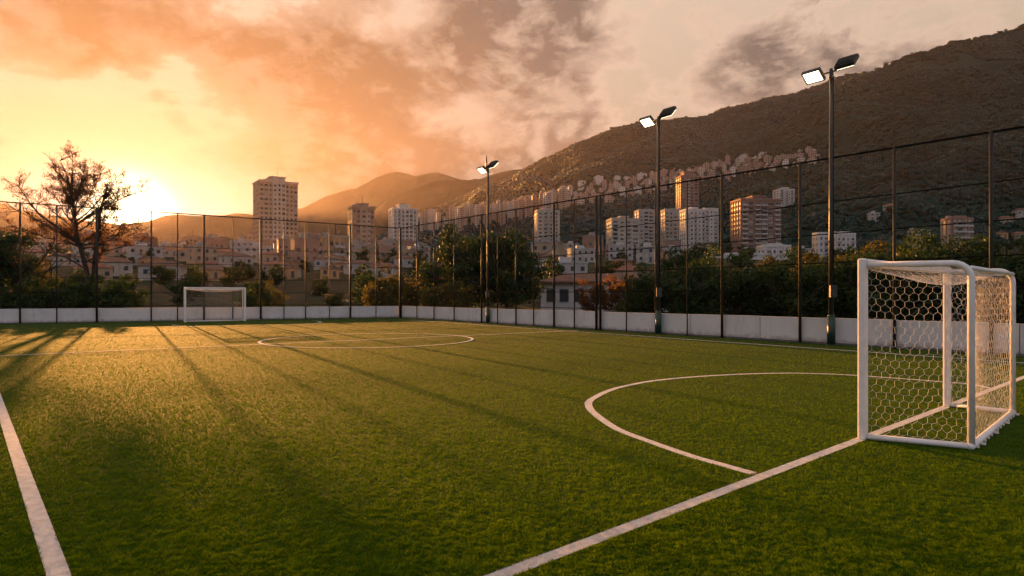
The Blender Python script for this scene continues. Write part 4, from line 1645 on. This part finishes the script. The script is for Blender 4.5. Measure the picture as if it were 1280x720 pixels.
rows = []
placed = []
rr = random.Random(77)
for Y in (128, 148, 170, 195, 222, 252, 285, 322, 362, 405, 452, 505, 560, 615, 670):
    step = 9.5 + Y * 0.010
    x0, x1 = xat(-40, Y), xat(528, Y)
    x = x0 + rr.uniform(0, step)
    while x < x1:
        if x > xat(150, Y) or rr.random() < 0.6:
            rows.append((640 + x * F / Y, Y + rr.uniform(-7, 7)))
        x += step * rr.uniform(0.85, 1.7) * (1.35 if Y > 500 else 1.0)
for Y in (120, 140, 165, 195, 230, 270, 320, 370):
    x = xat(684, Y)
    while x < xat(1010, Y):
        if rr.random() < 0.66:
            rows.append((640 + x * F / Y, Y + rr.uniform(-6, 6)))
        x += rr.uniform(12, 21)
towers_px = [(371, 437, 300), (318, 371, 430), (435, 469, 400)]
for px, Y in rows:
    if any(a - 6 < px < b + 6 and abs(Y - y) < 22 for a, b, y in towers_px + [(399, 437, 250), (880, 990, 295)]) or (872 < px < 996 and 150 < Y < 335):
        continue
    i = rr.choice([0, 1, 1, 2, 2, 3, 4, 4, 5, 6] if Y > 190 else [0, 3, 3, 6])
    s_, t_ = where(px, Y)
    put_house(i, px, Y, rr.uniform(-0.5, 0.6), rr.uniform(0.72, 1.0) * (0.8 if Y < 190 else 1.0), f'{H_KINDS[i][1]}, {s_} {t_}', 'small houses of the town below the hills')
    placed.append((px, Y))

# the white house right behind the fence
def white_house():
    Y = 70.0
    root = empty('white_house', (xat(757, Y), Y, 0), -0.18)
    tag(root, 'low white house with long brown roof behind the fence, left of the middle pole', 'house')
    w, d, h = 13.4, 8.0, 2.95
    b = MB()
    b.box((-w / 2, -d / 2, -0.3), (w / 2, d / 2, h))
    b.build('wall', WALLS['white'], root)
    b = MB()
    e = 0.7
    A, B, C, D = (-w / 2 - e, -d / 2 - e, h), (w / 2 + e, -d / 2 - e, h), (w / 2 + e, d / 2 + e, h), (-w / 2 - e, d / 2 + e, h)
    A2, B2, C2, D2 = [(p[0], p[1], h + .18) for p in (A, B, C, D)]
    R1, R2 = (-w / 2 + 2.5, 0, h + 1.15), (w / 2 - 2.5, 0, h + 1.15)
    for q in ((A, B, B2, A2), (B, C, C2, B2), (C, D, D2, C2), (D, A, A2, D2), (D, C, B, A), (A2, B2, R2, R1), (C2, D2, R1, R2)):
        b.quad(*q)
    b.face([B2, C2, R2])
    b.face([D2, A2, R1])
    b.build('roof', M_TILE2, root)
    wm = box_mesh('window', (-0.45, -0.06, 0), (0.45, 0.05, 1.3), M_GLASS)
    fmm = box_mesh('frame', (-0.55, -0.04, -0.1), (0.55, 0.03, 1.4), M_SLAB)
    for x in (-5.6, -4.2, -2.6, -1.0, 1.2, 2.8, 5.4):
        f = part('window', fmm, root, (x, -d / 2, 1.0))
        part('pane', wm, f, (0, -0.01, 0))
    part('door', box_mesh('door', (-0.5, -0.06, 0), (0.5, 0.04, 2.1), WALLS['brown']), root, (4.1, -d / 2, 0))


white_house()
put_house(5, 708, 112, 0.1, 0.62, 'wide pale flat-roofed building behind the low white house, right of the dark trees')
put_house(2, 714, 420, 0.4, 1.1, 'small white house on the rise between the cream tower and the double post')
put_house(0, 728, 425, 0.2, 1.0, 'small cream house on the rise just left of the double post')
put_house(4, 741, 400, 0.4, 1.3, 'pinkish stepped house on the rise right behind the double post')
yv = hit(1092, 277) or 560
put_house(2, 1092, yv, 0.3, 1.3, 'white villa alone on the forested slope above the goal post')
yv = hit(1112, 266) or 600
put_house(0, 1112, yv, -0.3, 1.2, 'small pale villa in the woods, just above the white villa')
# villa terrace at the right edge
for i, (px, py, k, lab) in enumerate([(1256, 276, 0, 'upper cream villa with terracotta roof at the right edge of the slope'),
                                      (1278, 272, 3, 'white villa with brown roof cut by the right edge, on the slope'),
                                      (1250, 292, 6, 'small orange house below the villas at the right edge'),
                                      (1274, 296, 0, 'lower cream house with terracotta roof at the right edge')]):
    put_house(k, px, hit(px, py + 8) or 480, 0.5, 1.5, lab)

# hillside towns: the long band of blocks that climbs the mountain foot
BAND = [(520, 291), (560, 289), (600, 283), (640, 276), (680, 266), (705, 262), (740, 250), (770, 249), (800, 243), (820, 238), (850, 231), (885, 226), (905, 221), (930, 219), (960, 213), (985, 208), (1008, 204), (1025, 202)]
bx, by = [p[0] for p in BAND], [p[1] for p in BAND]
FAC = [facade('far_pink_facade', (0.5, 0.312, 0.237)), facade('far_cream_facade', (0.575, 0.45, 0.35), duty=(0.5, 0.45)), facade('far_tan_facade', (0.425, 0.3, 0.213), bw=4.0),
       facade('far_grey_facade', (0.5, 0.45, 0.413), bw=2.6), facade('far_white_facade', (0.688, 0.6, 0.525), bw=3.6, duty=(0.45, 0.4))]
FN = ['pink', 'cream', 'tan', 'grey', 'white']
rr = random.Random(5)


def far_block(px, py, wpx, hpx, fac, label, group):
    Y = hit(px, py, 400)
    if Y is None:
        return
    w, h = wpx * Y / F, hpx * Y / F
    X = xat(px, Y)
    root = empty('hillside_block', (X, Y, zat(py, Y)), rr.uniform(-0.05, 0.22))
    tag(root, label, 'building', group)
    w2, d2 = w * 0.40, w * 0.36
    b = MB()
    b.box((-w2, -d2, -12), (w2, d2, h))
    if hpx > 12:
        b.box((-w2 * 0.35, -d2 - 1.5, -12), (w2 * 0.35, -d2 - 0.003, h + 1.5))
    b.build('wall', FAC[fac], root)
    b = MB()
    b.box((-w2 * 0.35, -d2 * 0.4, h + 0.003), (w2 * 0.2, d2 * 0.4, h + rr.uniform(2.2, 3.5)))
    b.box((-w2 - .3, -d2 - .3, h + 0.002), (w2 + .3, -d2 + .2, h + 0.8))
    b.build('roof_house', FAC[fac], root)


def zone(px):
    for m, t in [(560, 'beside the grey tower'), (605, 'left of the farthest pole'), (650, 'right of the farthest pole'), (700, 'above the cream tower'), (760, 'above the double post'),
                 (822, 'left of the middle pole'), (875, 'around the brick tower'), (930, 'above the brick block'), (980, 'towards its right end'), (1100, 'at its right tip')]:
        if px < m:
            return t


cnt = 0
px = 521.0
while px < 715:
    for k in range(2 if px > 560 else 1):
        base = np.interp(px, bx, by) - (k * 9) + rr.uniform(-2, 3)
        hp = rr.uniform(17, 27) if k == 0 else rr.uniform(12, 20)
        f = rr.choice([0, 1, 1, 2, 3])
        far_block(px + rr.uniform(-2, 2), base, rr.uniform(5.5, 10), hp, f, f'{"tall slim" if k == 0 else "smaller"} {FN[f]} hillside tower {zone(px)}', 'towers of the hillside town')
        cnt += 1
    px += rr.uniform(4.6, 7.0)
while px < 1024:
    rows_n = 4 if px < 960 else 3
    for k in range(rows_n):
        base = np.interp(px, bx, by) - k * 5 + rr.uniform(-2.5, 2.5) + 2
        top_ok = base > np.interp(px, bx, by) - 20
        f = rr.choice([0, 0, 0, 1, 2, 4])
        hp = rr.uniform(4.5, 11)
        if rr.random() < 0.9:
            far_block(px + rr.uniform(-4, 4), base, rr.uniform(4.5, 9.5), hp, f, f'{["lowest", "lower", "upper", "highest"][k]} {FN[f]} block in the hillside town {zone(px)}', 'blocks of the hillside town')
            cnt += 1
    px += rr.uniform(5.2, 7.5)
for px, py, w, hp in [(748, 229, 12, 8), (771, 226, 9, 5), (783, 227, 10, 5), (802, 224, 14, 6), (727, 233, 10, 6)]:
    far_block(px, py, w, hp, 4, f'pale block above the hillside town, {zone(px)}', 'pale blocks above the hillside town')

# ------------------------------------------------------------------ trees of the town and the woods on the slopes
rr = random.Random(99)
tp = [make_tree('town_tree', 80 + i, hh, ww, m, 1.0, 60, 0.5, trunk=0.16, depth=2, kids=3, fill=10)
      for i, (hh, ww, m) in enumerate([(6.5, 5.5, L_DARK), (5.0, 6.0, L_MID), (7.5, 4.5, L_DARK), (4.5, 5.0, L_WARM)])]
TN = ['dark rounded tree', 'broad green tree', 'tall dark tree', 'low olive tree']
used = set()


def town_tree(px, Y, s, kind):
    s_, t_ = where(px, Y)
    o = tp[kind] if kind not in used else copy_tree(tp[kind])
    used.add(kind)
    X = xat(px, Y)
    o.location = (X, Y, surf(px, Y) - 0.1)
    o.rotation_euler = (0, 0, rr.uniform(0, 6.28))
    o.scale = (s, s, s)
    tag(o, f'{TN[kind]} between houses, {s_} {t_}', 'tree', 'trees between the houses of the town')


n = 0
for Y in (76, 84, 94, 106, 118, 136, 165, 192, 224, 258, 295, 338, 385, 440):
    x, x1 = (xat(168, Y) if Y < 80 else xat(-30, Y)), xat(530, Y)
    while x < x1:
        px = 640 + x * F / Y
        if rr.random() < 0.8 and not any(abs(px - a) * Y / F < 5 and abs(Y - b) < 6 for a, b in placed):
            town_tree(px, Y + rr.uniform(-4, 4), rr.uniform(0.6, 1.1) * (0.62 if Y < 110 else 0.85), rr.choice([0, 1, 1, 2, 3]))
            n += 1
        x += rr.uniform(5, 9.5) * (1 + Y / 600)
for Y in (86, 102, 122, 146, 175, 215, 260, 320, 380):
    x, x1 = xat(688, Y), xat(1330, Y)
    while x < x1:
        px = 640 + x * F / Y
        pr = 0.55 if px < 900 else 0.85
        if rr.random() < pr and not any(abs(px - a) * Y / F < 5 and abs(Y - b) < 6 for a, b in placed):
            town_tree(px, Y + rr.uniform(-5, 5), rr.uniform(0.7, 1.15) * (0.8 if Y < 100 else 1.0), rr.choice([0, 0, 1, 2, 3]))
            n += 1
        x += rr.uniform(8, 15) * (1 + Y / 500)


def woods():
    """the continuous wood that covers the slopes"""
    # a lumpy crown of 20 faces
    t = (1 + 5 ** 0.5) / 2
    iv = np.array([(-1, t, 0), (1, t, 0), (-1, -t, 0), (1, -t, 0), (0, -1, t), (0, 1, t), (0, -1, -t), (0, 1, -t), (t, 0, -1), (t, 0, 1), (-t, 0, -1), (-t, 0, 1)], float)
    iv /= np.linalg.norm(iv[0])
    fi = np.array([(0, 11, 5), (0, 5, 1), (0, 1, 7), (0, 7, 10), (0, 10, 11), (1, 5, 9), (5, 11, 4), (11, 10, 2), (10, 7, 6), (7, 1, 8), (3, 9, 4), (3, 4, 2), (3, 2, 6), (3, 6, 8), (3, 8, 9), (4, 9, 5), (2, 4, 11), (6, 2, 10), (8, 6, 7), (9, 8, 1)])
    r = np.random.default_rng(4)
    for h, N, lo, hi, mat in (('mountain', 42000, 2.0, 4.4, L_FAR), ('near_mountain', 42000, 2.4, 5.2, L_FAR2)):
        d = HILLS[h]
        px = r.uniform(d['px'][0], min(d['px'][1], 1420), N)
        tt = r.random(N) ** 0.9
        Y = d['Yb'] + tt * (d['Yr'] - d['Yb']) * 1.01
        X = (px - 640) * Y / F
        Z = hill_z(h, px, Y)
        keep = (fbm(X / 70 + 3, Y / 90 + 1, 3) > 0.31) & (Z > base_z(X, Y) - 3)
        X, Y, Z = X[keep], Y[keep], Z[keep]
        n = len(X)
        s = r.uniform(lo, hi, n) * (0.6 + 0.8 * fbm(X / 40, Y / 40, 2))
        jit = 1 + 0.28 * r.normal(size=(n, 12, 1))
        v = iv[None] * jit * s[:, None, None] * np.array([1, 1, 0.75]) + np.stack([X, Y, Z + s * 0.35], 1)[:, None]
        f = fi[None] + (np.arange(n) * 12)[:, None, None]
        tag(np_mesh('forest', v.reshape(-1, 3), f.reshape(-1, 3), mat, smooth=True), kind='stuff')


woods()

# single trees on the skyline of the right-hand ridge
rt = make_tree('ridge_tree', 120, 11, 12, L_DARK, 2.0, 70, 0.9, trunk=0.42, depth=2, kids=4, squash=0.5, fill=6)
for i, px in enumerate([1096, 1108, 1117, 1126, 1133, 1142, 1148, 1166, 1175, 1188, 1201, 1214, 1228, 1239, 1246, 1257, 1263, 1270, 1276]):
    o = rt if i == 0 else copy_tree(rt)
    Y = HILLS['near_mountain']['Yr'] * random.uniform(0.985, 1.0)
    o.location = (xat(px, Y), Y, float(hill_z('near_mountain', px, Y)) - 0.5)
    s = random.uniform(0.5, 1.05)
    o.scale = (s * random.uniform(0.9, 1.6), s, s * random.uniform(0.8, 1.1))
    o.rotation_euler = (0, random.uniform(-0.15, 0.25), random.uniform(0, 6.28))
    tag(o, 'lone dark tree in silhouette on the skyline of the right ridge', 'tree', 'silhouetted trees along the right ridge')

# ------------------------------------------------------------------ labels: tell look-alikes apart by their order across the view
ORD = ['', 'second', 'third', 'fourth', 'fifth', 'sixth', 'seventh', 'eighth', 'ninth', 'tenth', 'eleventh', 'twelfth', 'thirteenth', 'fourteenth', 'fifteenth', 'sixteenth', 'seventeenth', 'eighteenth', 'nineteenth', 'twentieth']
by_label = {}
for o in COL.objects:
    if o.get('category') and o.get('label'):
        by_label.setdefault(o['label'], []).append(o)
for lab, obs in by_label.items():
    if len(obs) < 2:
        continue
    obs.sort(key=lambda o: o.location.x / max(1.0, o.location.y))
    n = len(obs)
    for i, o in enumerate(obs):
        if n == 2:
            w = ('left', 'right')[i] + ' of two'
        elif i == 0:
            w = 'leftmost'
        elif i == n - 1:
            w = 'rightmost'
        elif i <= (n - 1) / 2 and i < len(ORD):
            w = ORD[i] + ' from left'
        elif n - 1 - i < len(ORD):
            w = ORD[n - 1 - i] + ' from right'
        else:
            w = 'near the middle'
        o['label'] = lab + ', ' + w
